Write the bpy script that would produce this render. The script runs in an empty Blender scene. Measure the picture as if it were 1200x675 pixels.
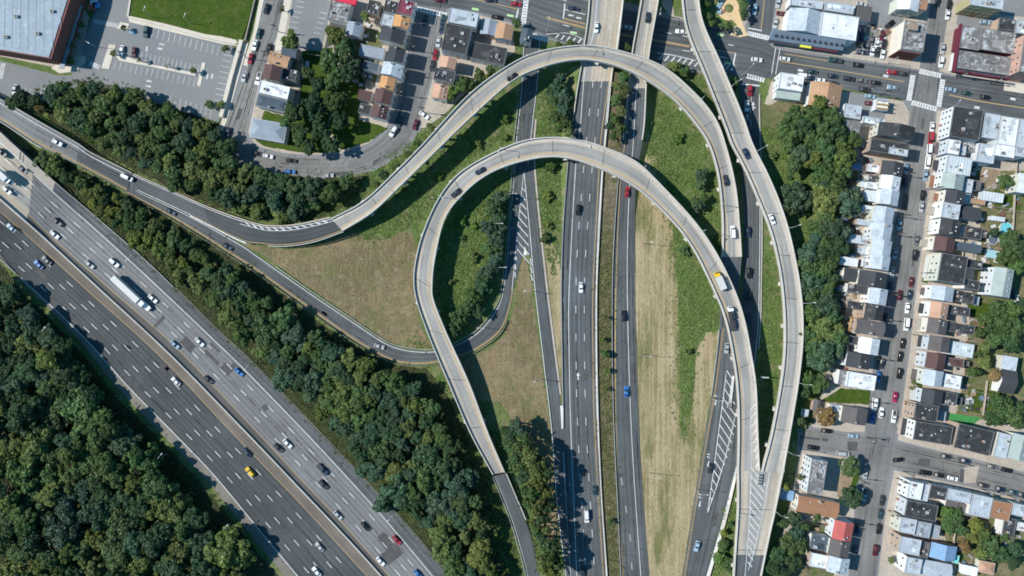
import bpy, math, random
import numpy as np
from mathutils import Vector, Matrix
random.seed(7); RNG = np.random.default_rng(7)
SC = bpy.context.scene
COL = SC.collection
# ---------------------------------------------------------------- camera, world, sun, exposure
S = 0.36          # metres per photograph pixel on the ground
H = 340.0         # flying height
cam = bpy.data.cameras.new('camera'); camo = bpy.data.objects.new('camera', cam); COL.objects.link(camo)
camo.location = (0, 0, H); camo.rotation_euler = (0, 0, 0)
cam.sensor_width = 36.0; cam.lens = 36.0 * H / (1200 * S); cam.clip_start = 1.0; cam.clip_end = 5000
SC.camera = camo
SUN_EL, SUN_SH = math.radians(45), math.radians(-7)
w = bpy.data.worlds.new('World'); SC.world = w; w.use_nodes = True
nt = w.node_tree; nt.nodes.clear()
sky = nt.nodes.new('ShaderNodeTexSky'); sky.sky_type = 'NISHITA'; sky.sun_disc = False
sky.ozone_density = 2.0; sky.dust_density = .6; sky.sun_elevation = SUN_EL; sky.sun_rotation = math.radians(277)
bg = nt.nodes.new('ShaderNodeBackground'); bg.inputs[1].default_value = 0.095
wo = nt.nodes.new('ShaderNodeOutputWorld')
tint = nt.nodes.new('ShaderNodeMix'); tint.data_type = 'RGBA'; tint.blend_type = 'MULTIPLY'; tint.inputs[0].default_value = 1; tint.inputs[7].default_value = (.42, 1.04, 1.2, 1)
nt.links.new(sky.outputs[0], tint.inputs[6]); nt.links.new(tint.outputs[2], bg.inputs[0]); nt.links.new(bg.outputs[0], wo.inputs[0])
sl = bpy.data.lights.new('sun', 'SUN'); sl.energy = 5.0; sl.angle = math.radians(0.53); sl.color = (1.0, 0.96, 0.885)
so = bpy.data.objects.new('sun', sl); COL.objects.link(so)
so.rotation_euler = Vector((math.cos(SUN_EL)*math.cos(SUN_SH), math.cos(SUN_EL)*math.sin(SUN_SH), -math.sin(SUN_EL))).to_track_quat('-Z', 'Y').to_euler()
so.location = (-300, 40, 300)
vs = SC.view_settings; vs.view_transform = 'Standard'; vs.look = 'None'; vs.exposure = 0.12; vs.gamma = 1.0
SC.cycles.filter_width = 1.75; SC.cycles.max_bounces = 6; SC.cycles.diffuse_bounces = 3; SC.cycles.use_denoising = True

# ---------------------------------------------------------------- helpers
def W(x, y, z=0.0):
    k = S * (H - z) / H
    return ((x - 600.0) * k, (337.5 - y) * k, z)
def new_mesh(name, verts, faces, mats=None, midx=None, uvs=None, smooth=False):
    me = bpy.data.meshes.new(name); me.from_pydata([tuple(v) for v in verts], [], [tuple(f) for f in faces])
    for m in (mats or []): me.materials.append(m)
    if midx is not None:
        me.polygons.foreach_set('material_index', midx)
    if uvs is not None:
        lay = me.uv_layers.new(name='UVMap')
        flat = []
        for p in me.polygons:
            for vi in p.vertices: flat.extend(uvs[vi])
        lay.data.foreach_set('uv', flat)
    if smooth: me.polygons.foreach_set('use_smooth', [True]*len(me.polygons))
    me.update(); return me
WORLD = set()   # roots whose children are given in world coordinates
def put(name, me, parent=None, loc=None, rz=None, scale=None, color=None):
    o = bpy.data.objects.new(name, me); COL.objects.link(o)
    if parent is not None:
        o.parent = parent
        if parent.name in WORLD: o.matrix_parent_inverse = Matrix.Translation(-parent.location)
    if loc is not None: o.location = loc
    if rz is not None: o.rotation_euler = (0, 0, rz)
    if scale is not None: o.scale = scale
    if color is not None: o.color = (color[0], color[1], color[2], 1)
    return o
def tag(o, label=None, cat=None, group=None, kind=None):
    if label: o['label'] = label
    if cat: o['category'] = cat
    if group: o['group'] = group
    if kind: o['kind'] = kind
    return o
class MB:
    """collects boxes and prisms into one mesh"""
    def __init__(s): s.v = []; s.f = []; s.m = []
    def add(s, vs, fs, mi=0):
        b = len(s.v); s.v += [tuple(v) for v in vs]; s.f += [tuple(i+b for i in f) for f in fs]; s.m += [mi]*len(fs)
    def box(s, x0, x1, y0, y1, z0, z1, mi=0):
        s.add([(x0,y0,z0),(x1,y0,z0),(x1,y1,z0),(x0,y1,z0),(x0,y0,z1),(x1,y0,z1),(x1,y1,z1),(x0,y1,z1)],
              [(3,2,1,0),(4,5,6,7),(0,1,5,4),(1,2,6,5),(2,3,7,6),(3,0,4,7)], mi)
    def bar(s, a, b, wd, ht, mi=0):
        a = Vector(a); b = Vector(b); d = (b-a).normalized()
        up = Vector((0,0,1)) if abs(d.z) < .95 else Vector((1,0,0))
        sx = d.cross(up).normalized()*wd/2; sz = sx.normalized().cross(d).normalized()*ht/2
        s.add([a-sx-sz, a+sx-sz, a+sx+sz, a-sx+sz, b-sx-sz, b+sx-sz, b+sx+sz, b-sx+sz],
              [(0,1,2,3),(7,6,5,4),(0,4,5,1),(1,5,6,2),(2,6,7,3),(3,7,4,0)], mi)
    def cyl(s, x, y, z0, z1, r0, r1=None, n=8, mi=0):
        r1 = r0 if r1 is None else r1
        vs = [(x+r0*math.cos(6.2832*i/n), y+r0*math.sin(6.2832*i/n), z0) for i in range(n)] + [(x+r1*math.cos(6.2832*i/n), y+r1*math.sin(6.2832*i/n), z1) for i in range(n)]
        s.add(vs, [(i,(i+1)%n,n+(i+1)%n,n+i) for i in range(n)] + [tuple(range(n,2*n)), tuple(range(n-1,-1,-1))], mi)
    def prism(s, pts, z0, z1, mi=0):
        n = len(pts); vs = [(p[0],p[1],z0) for p in pts] + [(p[0],p[1],z1) for p in pts]
        a = sum(pts[i][0]*pts[(i+1)%n][1]-pts[(i+1)%n][0]*pts[i][1] for i in range(n))
        fs = [(i,(i+1)%n,n+(i+1)%n,n+i) for i in range(n)] + [tuple(range(n,2*n))]
        if a < 0: fs = [tuple(reversed(f)) for f in fs]
        s.add(vs, fs, mi)
    def mesh(s, name, mats): return new_mesh(name, s.v, s.f, mats, s.m)
    def build(s, name, mats, parent=None, **k):
        return put(name, s.mesh(name, mats if isinstance(mats, (list,tuple)) else [mats]), parent, **k)

# ---------------------------------------------------------------- materials
def node_mat(name):
    m = bpy.data.materials.new(name); m.use_nodes = True; t = m.node_tree
    return m, t, t.nodes['Principled BSDF']
def mixc(t, fac, a, b, mode='MIX'):
    n = t.nodes.new('ShaderNodeMix'); n.data_type = 'RGBA'; n.blend_type = mode
    for idx, v in ((0, fac), (6, a), (7, b)):
        if hasattr(v, 'links') or hasattr(v, 'is_linked'): t.links.new(v, n.inputs[idx])
        else: n.inputs[idx].default_value = v if idx == 0 else (v[0], v[1], v[2], 1)
    return n.outputs[2]
def noise(t, vec, scale, detail=3, rough=.6, lo=.35, hi=.65, olo=0, ohi=1):
    n = t.nodes.new('ShaderNodeTexNoise'); n.inputs['Scale'].default_value = scale; n.inputs['Detail'].default_value = detail; n.inputs['Roughness'].default_value = rough
    if vec is not None: t.links.new(vec, n.inputs['Vector'])
    r = t.nodes.new('ShaderNodeMapRange'); r.inputs[1].default_value = lo; r.inputs[2].default_value = hi; r.inputs[3].default_value = olo; r.inputs[4].default_value = ohi
    t.links.new(n.outputs[0], r.inputs[0]); return r.outputs[0]
def scaled(t, vec, sc, rot=0):
    n = t.nodes.new('ShaderNodeMapping'); n.inputs['Scale'].default_value = sc; n.inputs['Rotation'].default_value = (0,0,rot)
    t.links.new(vec, n.inputs['Vector']); return n.outputs[0]
def wpos(t): return t.nodes.new('ShaderNodeNewGeometry').outputs['Position']
def math_n(t, op, a, b=None, c=None):
    n = t.nodes.new('ShaderNodeMath'); n.operation = op
    for i, v in enumerate((a, b, c)):
        if v is None: continue
        if hasattr(v, 'is_linked'): t.links.new(v, n.inputs[i])
        else: n.inputs[i].default_value = v
    return n.outputs[0]
def bumpit(t, p, vec, scale, st, dist=.05):
    n = t.nodes.new('ShaderNodeTexNoise'); n.inputs['Scale'].default_value = scale; n.inputs['Detail'].default_value = 3
    t.links.new(vec, n.inputs['Vector'])
    b = t.nodes.new('ShaderNodeBump'); b.inputs['Strength'].default_value = st; b.inputs['Distance'].default_value = dist
    t.links.new(n.outputs[0], b.inputs['Height']); t.links.new(b.outputs[0], p.inputs['Normal'])
def dull(p, r=.9, sp=.2):
    p.inputs['Roughness'].default_value = r; p.inputs['Specular IOR Level'].default_value = sp
def surf(name, c0, c1, big=.05, fine=1.5, amt=.35, rough=.9, c2=None, bump=0):
    """two-tone ground surface from world-space noise: broad patches and fine grain"""
    m, t, p = node_mat(name); v = wpos(t)
    col = mixc(t, noise(t, v, big, 4, .65), c0, c1)
    if c2: col = mixc(t, noise(t, v, big*3.1, 4, .7, .48, .66), col, c2)
    g = noise(t, v, fine, 3, .7, .2, .8, 1-amt, 1+amt)
    comb = t.nodes.new('ShaderNodeCombineColor'); [t.links.new(g, comb.inputs[i]) for i in range(3)]
    col = mixc(t, 1.0, col, comb.outputs[0], 'MULTIPLY')
    t.links.new(col, p.inputs['Base Color']); dull(p, rough)
    if bump: bumpit(t, p, v, fine, bump, .15)
    return m
def road_mat(name, c, track=.18, streak=.2, patch=.2, tint=None, edge=None):
    """carriageway: wheel tracks run along V, lanes counted along U, plus patched and stained areas"""
    m, t, p = node_mat(name); v = wpos(t)
    uv = t.nodes.new('ShaderNodeUVMap').outputs[0]
    sep = t.nodes.new('ShaderNodeSeparateXYZ'); t.links.new(uv, sep.inputs[0])
    cs = math_n(t, 'COSINE', math_n(t, 'MULTIPLY', sep.outputs[0], 12.566))
    trk = math_n(t, 'MULTIPLY_ADD', cs, track*.5, 1.0)
    st = noise(t, scaled(t, uv, (4.2, .022, 1)), 1.0, 4, .65, .25, .75, 1-streak, 1+streak)
    pt = noise(t, v, .06, 4, .6, .3, .7, 1-patch*.6, 1+patch*.6)
    gr = noise(t, v, 2.2, 3, .8, .2, .8, .86, 1.14)
    oi = t.nodes.new('ShaderNodeObjectInfo'); rv = math_n(t, 'MULTIPLY_ADD', oi.outputs['Random'], .13, .93)
    f = math_n(t, 'MULTIPLY', math_n(t, 'MULTIPLY', math_n(t, 'MULTIPLY', trk, rv), st), math_n(t, 'MULTIPLY', pt, gr))
    comb = t.nodes.new('ShaderNodeCombineColor'); [t.links.new(f, comb.inputs[i]) for i in range(3)]
    base = mixc(t, noise(t, v, .02, 3, .5), c, tint or tuple(x*.88 for x in c))
    if edge:
        e = math_n(t, 'ABSOLUTE', math_n(t, 'SUBTRACT', sep.outputs[0], 1.0)); mr = t.nodes.new('ShaderNodeMapRange'); mr.inputs[1].default_value = .28; mr.inputs[2].default_value = .62; mr.interpolation_type = 'SMOOTHSTEP'
        t.links.new(math_n(t, 'ADD', e, math_n(t, 'MULTIPLY', math_n(t, 'SUBTRACT', st, 1.0), .5)), mr.inputs[0]); base = mixc(t, mr.outputs[0], base, edge)
    col = mixc(t, 1.0, base, comb.outputs[0], 'MULTIPLY')
    col = mixc(t, noise(t, v, .5, 5, .75, .6, .7, 0, .28), col, tuple(x*.5 for x in c))
    # cracks and old seams
    vo = t.nodes.new('ShaderNodeTexVoronoi'); vo.feature = 'DISTANCE_TO_EDGE'; vo.inputs['Scale'].default_value = .16
    t.links.new(v, vo.inputs['Vector'])
    ck = math_n(t, 'LESS_THAN', vo.outputs['Distance'], .012)
    ck = math_n(t, 'MULTIPLY', ck, noise(t, v, .03, 2, .5, .5, .6, 0, .35))
    col = mixc(t, ck, col, tuple(x*.45 for x in c))
    t.links.new(col, p.inputs['Base Color']); dull(p, .85, .25)
    return m
M = {}
M['asphalt_new'] = road_mat('asphalt_new', (.07,.077,.081), .2, .32, .34)
M['asphalt_mid'] = road_mat('asphalt_mid', (.1,.109,.116), .24, .34, .36)
M['asphalt_pale'] = road_mat('asphalt_pale', (.185,.187,.19), .26, .2, .22)
M['asphalt_street'] = road_mat('asphalt_street', (.17,.17,.171), .12, .22, .4, (.205,.198,.19))
M['asphalt_lot'] = surf('asphalt_lot', (.195,.203,.213), (.225,.23,.235), .05, 1.4, .13)
M['asphalt_patch'] = surf('asphalt_patch', (.075,.075,.08), (.1,.1,.1), .3, 2, .2)
M['shoulder_brown'] = road_mat('shoulder_brown', (.165,.143,.122), 0, .25, .35)
M['shoulder_dark'] = road_mat('shoulder_dark', (.1,.096,.092), 0, .2, .3)
M['gravel'] = surf('gravel', (.16,.145,.13), (.22,.2,.17), .1, 1.6, .35)
M['deck'] = road_mat('deck', (.312,.302,.288), .1, .24, .3, None, (.43,.375,.305))
M['deck_shoulder'] = surf('deck_shoulder', (.40,.35,.30), (.45,.40,.34), .1, 1.2, .14)
M['parapet'] = surf('parapet', (.48,.45,.41), (.56,.53,.49), .15, 1.0, .14)
M['joint'] = surf('joint', (.04,.04,.042), (.06,.06,.06), .5, 2, .2)
M['white_paint'] = surf('white_paint', (.52,.53,.54), (.7,.7,.69), .35, 2.5, .2)
M['worn_paint'] = surf('worn_paint', (.4,.4,.41), (.6,.6,.6), .3, 2.5, .3)
M['yellow_paint'] = surf('yellow_paint', (.5,.33,.13), (.46,.33,.17), .2, 2.5, .2)
M['green_paint'] = surf('green_paint', (.4,.62,.28), (.45,.66,.32), .3, 2.5, .15)
M['blue_paint'] = surf('blue_paint', (.2,.42,.62), (.25,.47,.66), .3, 2.5, .2)
M['sidewalk'] = surf('sidewalk', (.37,.32,.27), (.45,.39,.33), .12, .8, .2)
M['sidewalk_new'] = surf('sidewalk_new', (.55,.5,.43), (.62,.57,.49), .12, .8, .12)
M['kerb'] = surf('kerb', (.38,.37,.35), (.45,.43,.4), .2, 1, .15)
M['plaza'] = surf('plaza', (.62,.44,.25), (.68,.5,.3), .3, 1.2, .12)
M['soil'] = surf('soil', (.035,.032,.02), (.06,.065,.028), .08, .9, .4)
M['weeds'] = surf('weeds', (.078,.128,.036), (.115,.16,.046), .06, 1.1, .5, c2=(.2,.18,.1), bump=1.0)
M['lawn'] = surf('lawn', (.034,.07,.006), (.052,.09,.01), .09, 1.3, .45, c2=(.075,.095,.02))
M['yard'] = surf('yard', (.1,.12,.045), (.21,.165,.105), .07, .7, .4, c2=(.07,.105,.03))
M['yard_soil'] = surf('yard_soil', (.24,.18,.12), (.3,.23,.16), .15, .9, .35)
M['turf'] = surf('turf', (.05,.22,.06), (.06,.26,.08), .3, 2, .12)
def dry_grass():
    m, t, p = node_mat('dry_grass'); v = wpos(t)
    c = mixc(t, noise(t, v, .045, 4, .6, .4, .64), (.335,.265,.155), (.215,.18,.09))
    c = mixc(t, noise(t, scaled(t, v, (.9,.02,1), .02), 1.0, 4, .65, .42, .6, 0, .75), c, (.42,.345,.22))
    c = mixc(t, noise(t, scaled(t, v, (1, .22, 1)), .12, 5, .65, .5, .6, 0, .85), c, (.14,.145,.055))
    c = mixc(t, noise(t, v, .35, 4, .7, .6, .7, 0, .5), c, (.43,.355,.235))
    g = noise(t, scaled(t, v, (3, .5, 1)), 1.0, 4, .75, .2, .8, .55, 1.45)
    k = t.nodes.new('ShaderNodeCombineColor'); [t.links.new(g, k.inputs[i]) for i in range(3)]
    t.links.new(mixc(t, 1, c, k.outputs[0], 'MULTIPLY'), p.inputs['Base Color']); dull(p, .95, .1)
    bumpit(t, p, v, 1.2, .8, .3)
    return m
M['dry_grass'] = dry_grass()
def dry_field():
    m, t, p = node_mat('mown_grass'); v = wpos(t)
    c = mixc(t, noise(t, v, .035, 5, .65, .42, .58), (.225,.172,.1), (.155,.12,.065))
    c = mixc(t, noise(t, v, .08, 5, .7, .5, .6, 0, .85), c, (.13,.135,.055))
    c = mixc(t, noise(t, v, .26, 5, .75, .53, .65, 0, .8), c, (.28,.23,.145))
    c = mixc(t, noise(t, scaled(t, v, (.8,.1,1), .9), 1.0, 4, .7, .5, .64, 0, .7), c, (.25,.215,.13))
    c = mixc(t, noise(t, scaled(t, v, (.5,.5,1), .3), 1.0, 4, .7, .58, .7, 0, .7), c, (.1,.088,.048))
    g = noise(t, v, 1.5, 5, .8, .2, .8, .6, 1.4)
    k = t.nodes.new('ShaderNodeCombineColor'); [t.links.new(g, k.inputs[i]) for i in range(3)]
    t.links.new(mixc(t, 1, c, k.outputs[0], 'MULTIPLY'), p.inputs['Base Color']); dull(p, .95, .1)
    bumpit(t, p, v, 1.2, .5, .2)
    return m
M['mown_grass'] = dry_field()
def tinted(name, rough=.8, sp=.25, big=.25, amt=.15, fine=1.6, stain=None, metal=0, stripes=None, coat=0):
    """takes its colour from the object, with noise wear on top"""
    m, t, p = node_mat(name); oi = t.nodes.new('ShaderNodeObjectInfo'); v = wpos(t)
    col = oi.outputs['Color']
    g = math_n(t, 'MULTIPLY', noise(t, v, big, 4, .65, .3, .7, 1-amt, 1+amt), noise(t, v, fine, 3, .7, .2, .8, 1-amt, 1+amt))
    if stripes:
        tc = t.nodes.new('ShaderNodeTexCoord')
        sp_ = t.nodes.new('ShaderNodeSeparateXYZ'); t.links.new(tc.outputs['Object'], sp_.inputs[0])
        s_ = math_n(t, 'SINE', math_n(t, 'MULTIPLY', sp_.outputs[stripes[0]], stripes[1]))
        g = math_n(t, 'MULTIPLY', g, math_n(t, 'MULTIPLY_ADD', s_, stripes[2], 1.0))
    k = t.nodes.new('ShaderNodeCombineColor'); [t.links.new(g, k.inputs[i]) for i in range(3)]
    c = mixc(t, 1, col, k.outputs[0], 'MULTIPLY')
    if stain: c = mixc(t, noise(t, v, .35, 5, .75, stain[3], stain[3]+.12, 0, stain[4]), c, stain[:3])
    t.links.new(c, p.inputs['Base Color']); dull(p, rough, sp); p.inputs['Metallic'].default_value = metal
    if coat: p.inputs['Coat Weight'].default_value = coat; p.inputs['Coat Roughness'].default_value = .2
    return m
M['shingle'] = tinted('shingle', .9, .2, .2, .14, 2.2)
M['membrane'] = tinted('membrane', .75, .3, .18, .16, 1.2, stain=(.2,.2,.2,.54,.5))
M['silver_roof'] = tinted('silver_roof', .7, .3, .22, .16, 1.0, stain=(.16,.18,.21,.55,.55))
M['ribbed_roof'] = tinted('ribbed_roof', .5, .4, .2, .12, 1.0, stripes=(0, 5.2, .14))
M['hall_roof'] = tinted('hall_roof', .6, .35, .12, .1, .7, stripes=(0, 2.6, .035), stain=(.5,.55,.6,.55,.5))
M['weathered_roof'] = tinted('weathered_roof', .8, .2, .15, .2, 1.0, stain=(.52,.54,.57,.5,.85))
M['wall'] = tinted('wall', .85, .2, .3, .08, 1.2)
M['brick_wall'] = tinted('brick_wall', .9, .15, .3, .15, 2.0)
M['paint'] = tinted('car_paint', .42, .4, .3, .03, 1, coat=.3)
M['plain'] = tinted('plain', .7, .3, .4, .08, 1.5)
def simple(name, c, r=.5, sp=.5, metal=0, trans=0):
    m, t, p = node_mat(name); v = wpos(t)
    t.links.new(mixc(t, noise(t, v, .8, 3, .6, .3, .7), c, tuple(x*.85 for x in c)), p.inputs['Base Color'])
    p.inputs['Roughness'].default_value = r; p.inputs['Specular IOR Level'].default_value = sp; p.inputs['Metallic'].default_value = metal
    return m
M['glass'] = simple('window_glass', (.022,.03,.04), .4, .22)
M['frame'] = simple('window_frame', (.6,.6,.58), .6, .3)
M['tyre'] = simple('tyre', (.015,.015,.016), .8, .3)
M['lamp_lens'] = simple('lamp_lens', (.6,.6,.58), .2, .5)
M['steel'] = simple('steel', (.5,.51,.52), .45, .5, .3)
M['dark_steel'] = simple('dark_steel', (.06,.06,.065), .5, .4)
M['timber'] = simple('timber', (.55,.33,.12), .8, .2)
M['bark'] = simple('bark', (.09,.065,.045), .9, .1)
M['pool_water'] = simple('pool_water', (.16,.55,.62), .05, .5)
def leaf_mat():
    m, t, p = node_mat('leaf'); oi = t.nodes.new('ShaderNodeObjectInfo'); ge = t.nodes.new('ShaderNodeNewGeometry')
    r = t.nodes.new('ShaderNodeMapRange'); r.inputs[3].default_value = .45; r.inputs[4].default_value = 1.6
    t.links.new(ge.outputs['Random Per Island'], r.inputs[0])
    g2 = noise(t, ge.outputs['Position'], .32, 3, .6, .3, .7, .72, 1.28)
    f = math_n(t, 'MULTIPLY', r.outputs[0], g2)
    k = t.nodes.new('ShaderNodeCombineColor'); [t.links.new(f, k.inputs[i]) for i in range(3)]
    c = mixc(t, 1, oi.outputs['Color'], k.outputs[0], 'MULTIPLY')
    # a few yellowed leaves
    c = mixc(t, noise(t, ge.outputs['Position'], .12, 2, .5, .58, .75, 0, .3), c, (.14,.16,.04))
    t.links.new(c, p.inputs['Base Color']); dull(p, .6, .25)
    tr = t.nodes.new('ShaderNodeBsdfTranslucent'); t.links.new(c, tr.inputs[0])
    mx = t.nodes.new('ShaderNodeMixShader'); mx.inputs[0].default_value = .22
    out = t.nodes['Material Output']; t.links.new(p.outputs[0], mx.inputs[1]); t.links.new(tr.outputs[0], mx.inputs[2]); t.links.new(mx.outputs[0], out.inputs[0])
    return m
M['leaf'] = leaf_mat()

# ---------------------------------------------------------------- strips: road bodies between two traced edges
def crom(P, n):
    P = np.array(P, float)
    if len(P) > 2:
        Q = np.vstack([2*P[0]-P[1], P, 2*P[-1]-P[-2]]); out = []
        for i in range(1, len(Q)-2):
            u = np.linspace(0, 1, 24, endpoint=False)[:, None]; p0, p1, p2, p3 = Q[i-1], Q[i], Q[i+1], Q[i+2]
            out.append(.5*((2*p1)+(-p0+p2)*u+(2*p0-5*p1+4*p2-p3)*u**2+(-p0+3*p1-3*p2+p3)*u**3))
        P = np.vstack(out + [P[-1:]])
    d = np.r_[0, np.cumsum(np.hypot(*(np.diff(P[:, :2], axis=0).T)))]
    s = np.linspace(0, d[-1], n)
    return np.stack([np.interp(s, d, P[:, k]) for k in range(P.shape[1])], 1)
class Strip:
    def __init__(s, L, R, n=None, lanes=2):
        L3 = [p if len(p) == 3 else (p[0], p[1], L[0][2] if len(L[0]) == 3 else .1) for p in L]
        ln = sum(math.hypot(L3[i+1][0]-L3[i][0], L3[i+1][1]-L3[i][1]) for i in range(len(L3)-1))
        s.n = n or max(8, int(ln/4)); a = crom(L3, s.n); b = crom([p[:2] for p in R], s.n)
        z = np.clip(a[:, 2], min(p[2] for p in L3), max(p[2] for p in L3)); k = S*(H-z)/H; s.z = z; s.lanes = lanes
        s.L = np.stack([(a[:,0]-600)*k, (337.5-a[:,1])*k, z], 1); s.R = np.stack([(b[:,0]-600)*k, (337.5-b[:,1])*k, z], 1)
        c = (s.L+s.R)/2; s.len = np.r_[0, np.cumsum(np.linalg.norm(np.diff(c, axis=0), axis=1))]
        s.width = np.linalg.norm(s.R-s.L, axis=1); s.total = s.len[-1]
    def P(s, m, f, dz=0, off=0):
        """point m metres along, fraction f across, off metres further towards the R edge"""
        L = np.array([np.interp(m, s.len, s.L[:, k]) for k in range(3)]); R = np.array([np.interp(m, s.len, s.R[:, k]) for k in range(3)])
        p = L+(R-L)*f; u = (R-L)/max(np.linalg.norm(R-L), 1e-6)
        return p+u*off+np.array([0, 0, dz])
    def ms(s, m0, m1, step=1.6):
        n = max(2, int(math.ceil((m1-m0)/step))+1); return np.linspace(m0, m1, n)
    def sheet(s, name, mat, f0=0, f1=1, m0=0, m1=None, dz=0, o0=0, o1=0, parent=None, depth=None, step=1.6, cross=1):
        m1 = s.total if m1 is None else m1; vs = []; uv = []; fs = []; t = s.ms(m0, m1, step)
        for m in t:
            for j in range(cross+1):
                f = f0+(f1-f0)*j/cross; vs.append(s.P(m, f, dz, o0+(o1-o0)*j/cross)); uv.append((f*s.lanes, m))
        c1 = cross+1
        for i in range(len(t)-1):
            for j in range(cross): fs.append((i*c1+j+1, i*c1+j, (i+1)*c1+j, (i+1)*c1+j+1))
        if depth:
            b = len(vs); vs += [v-np.array([0,0,depth]) for v in vs]; uv += uv; n = len(t)
            for i in range(n-1):
                fs.append((i*c1, b+i*c1, b+(i+1)*c1, (i+1)*c1)); fs.append(((i+1)*c1+cross, b+(i+1)*c1+cross, b+i*c1+cross, i*c1+cross))
                fs.append((b+i*c1, b+i*c1+cross, b+(i+1)*c1+cross, b+(i+1)*c1))
            e = (n-1)*c1
            fs.append((cross, b+cross, b, 0)); fs.append((e, b+e, b+e+cross, e+cross))
        fs = [tuple(reversed(f)) for f in fs] if fs and _down(vs, fs[0]) else fs
        return put(name, new_mesh(name, vs, fs, [mat], uvs=uv), parent)
    def wall(s, name, mat, f, wd, ht, off=0, m0=0, m1=None, z0=0, parent=None, step=2.0, top=None):
        """upright barrier of width wd, height ht"""
        m1 = s.total if m1 is None else m1; vs = []; fs = []; t = s.ms(m0, m1, step); tw = (top or wd*.6)/2
        for m in t:
            for o, z in ((-wd/2, z0), (-tw, ht), (tw, ht), (wd/2, z0)): vs.append(s.P(m, f, z, off+o))
        for i in range(len(t)-1):
            a, b = i*4, i*4+4
            for j in range(3): fs.append((a+j, a+j+1, b+j+1, b+j))
        e = (len(t)-1)*4; fs += [(0,1,2,3), (e+3,e+2,e+1,e)]
        return put(name, new_mesh(name, vs, fs, [mat]), parent)
    def line(s, acc, f, wd=.18, off=0, m0=0, m1=None, dz=.02, dash=None):
        """painted line, appended to the accumulator MB; dash=(on, off)"""
        m1 = s.total if m1 is None else m1; segs = [(m0, m1)]
        if dash:
            segs = []; m = m0
            while m < m1: segs.append((m, min(m+dash[0], m1))); m += dash[0]+dash[1]
        for a, b in segs:
            t = s.ms(a, b, 2.0); vs = []; fs = []
            for m in t: vs += [s.P(m, f, dz, off-wd/2), s.P(m, f, dz, off+wd/2)]
            for i in range(len(t)-1): fs.append((2*i+1, 2*i, 2*i+2, 2*i+3))
            if _down(vs, fs[0]): fs = [tuple(reversed(q)) for q in fs]
            acc.add(vs, fs)
    def at(s, m): return s.P(m, .5)
    def heading(s, m):
        a, b = s.P(max(m-1, 0), .5), s.P(min(m+1, s.total), .5); return math.atan2(b[1]-a[1], b[0]-a[0])
    def near(s, x, y):
        """metres along for the photograph pixel (x, y)"""
        c = (s.L+s.R)/2; k = S*(H-s.z)/H; d = np.hypot(c[:,0]/k+600-x, 337.5-c[:,1]/k-y); return s.len[int(np.argmin(d))]
def _down(vs, f):
    a, b, c = (np.array(vs[f[i]], float) for i in range(3)); return np.cross(b-a, c-a)[2] < 0
def flat(name, pts, mat, z, parent=None, jitter=0, smooth=False, kind=None, thick=None):
    """a sheet cut to a traced outline"""
    if smooth:
        pts = [tuple(p) for p in crom(list(pts)+[pts[0]], len(pts)*8)[:-1]]
    if jitter:
        out = []
        for i in range(len(pts)):
            a, b = pts[i], pts[(i+1) % len(pts)]; n = max(1, int(math.hypot(b[0]-a[0], b[1]-a[1])/3))
            for j in range(n):
                out.append((a[0]+(b[0]-a[0])*j/n+random.uniform(-jitter, jitter), a[1]+(b[1]-a[1])*j/n+random.uniform(-jitter, jitter)))
        pts = out
    vs = [W(x, y, 0)[:2] for x, y in pts]
    if thick:
        m = MB(); m.prism(vs, z-thick, z); me = m.mesh(name, [mat])
    else:
        a = sum(vs[i][0]*vs[(i+1) % len(vs)][1]-vs[(i+1) % len(vs)][0]*vs[i][1] for i in range(len(vs)))
        if a < 0: vs = vs[::-1]
        me = new_mesh(name, [(x, y, z) for x, y in vs], [tuple(range(len(vs)))], [mat], uvs=[(x/3.6, y) for x, y in vs])
    o = put(name, me, parent)
    if kind: o['kind'] = kind
    return o
def paint_quad(acc, pts, z):
    vs = [W(x, y, z) for x, y in pts]; vs = [(v[0], v[1], z) for v in vs]; f = tuple(range(len(vs)))
    acc.add(vs, [tuple(reversed(f)) if _down(vs, f) else f])
def paint_seg(acc, x0, y0, x1, y1, wd, z=.14):
    a = np.array(W(x0, y0, z)); b = np.array(W(x1, y1, z)); d = b-a; n = np.array([-d[1], d[0], 0])/max(np.hypot(d[0], d[1]), 1e-6)*wd/2
    vs = [a-n, a+n, b+n, b-n]; f = (0, 1, 2, 3); acc.add(vs, [tuple(reversed(f)) if _down(vs, f) else f])
def zebra(acc, x0, y0, x1, y1, half, n, z=.14, wd=.75, rails=True):
    """crossing from one kerb to the other: bars lie across, two rails run along"""
    d = np.array([x1-x0, y1-y0]); L = np.hypot(*d); u = d/L; nn = np.array([-u[1], u[0]])
    for i in range(n):
        c = np.array([x0, y0])+d*(i+.5)/n; a, b = c-nn*half, c+nn*half
        paint_seg(acc, a[0], a[1], b[0], b[1], wd, z)
    if rails:
        for sgn in (-1, 1):
            o = nn*half*sgn; paint_seg(acc, x0+o[0], y0+o[1], x1+o[0], y1+o[1], .3, z+.004)
def arrow(acc, x, y, ang, ln, z=.14, wd=.3):
    """straight arrow on the road, ang in photograph degrees (0 = along +x, clockwise)"""
    a = math.radians(ang); u = np.array([math.cos(a), math.sin(a)]); n = np.array([-u[1], u[0]]); p = np.array([x, y])
    t = p+u*ln/2; q = p-u*ln/2; m = p+u*ln*.1
    paint_seg(acc, *q, *m, wd, z); paint_quad(acc, [tuple(m+n*ln*.22), tuple(t), tuple(m-n*ln*.22)], z)
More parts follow.
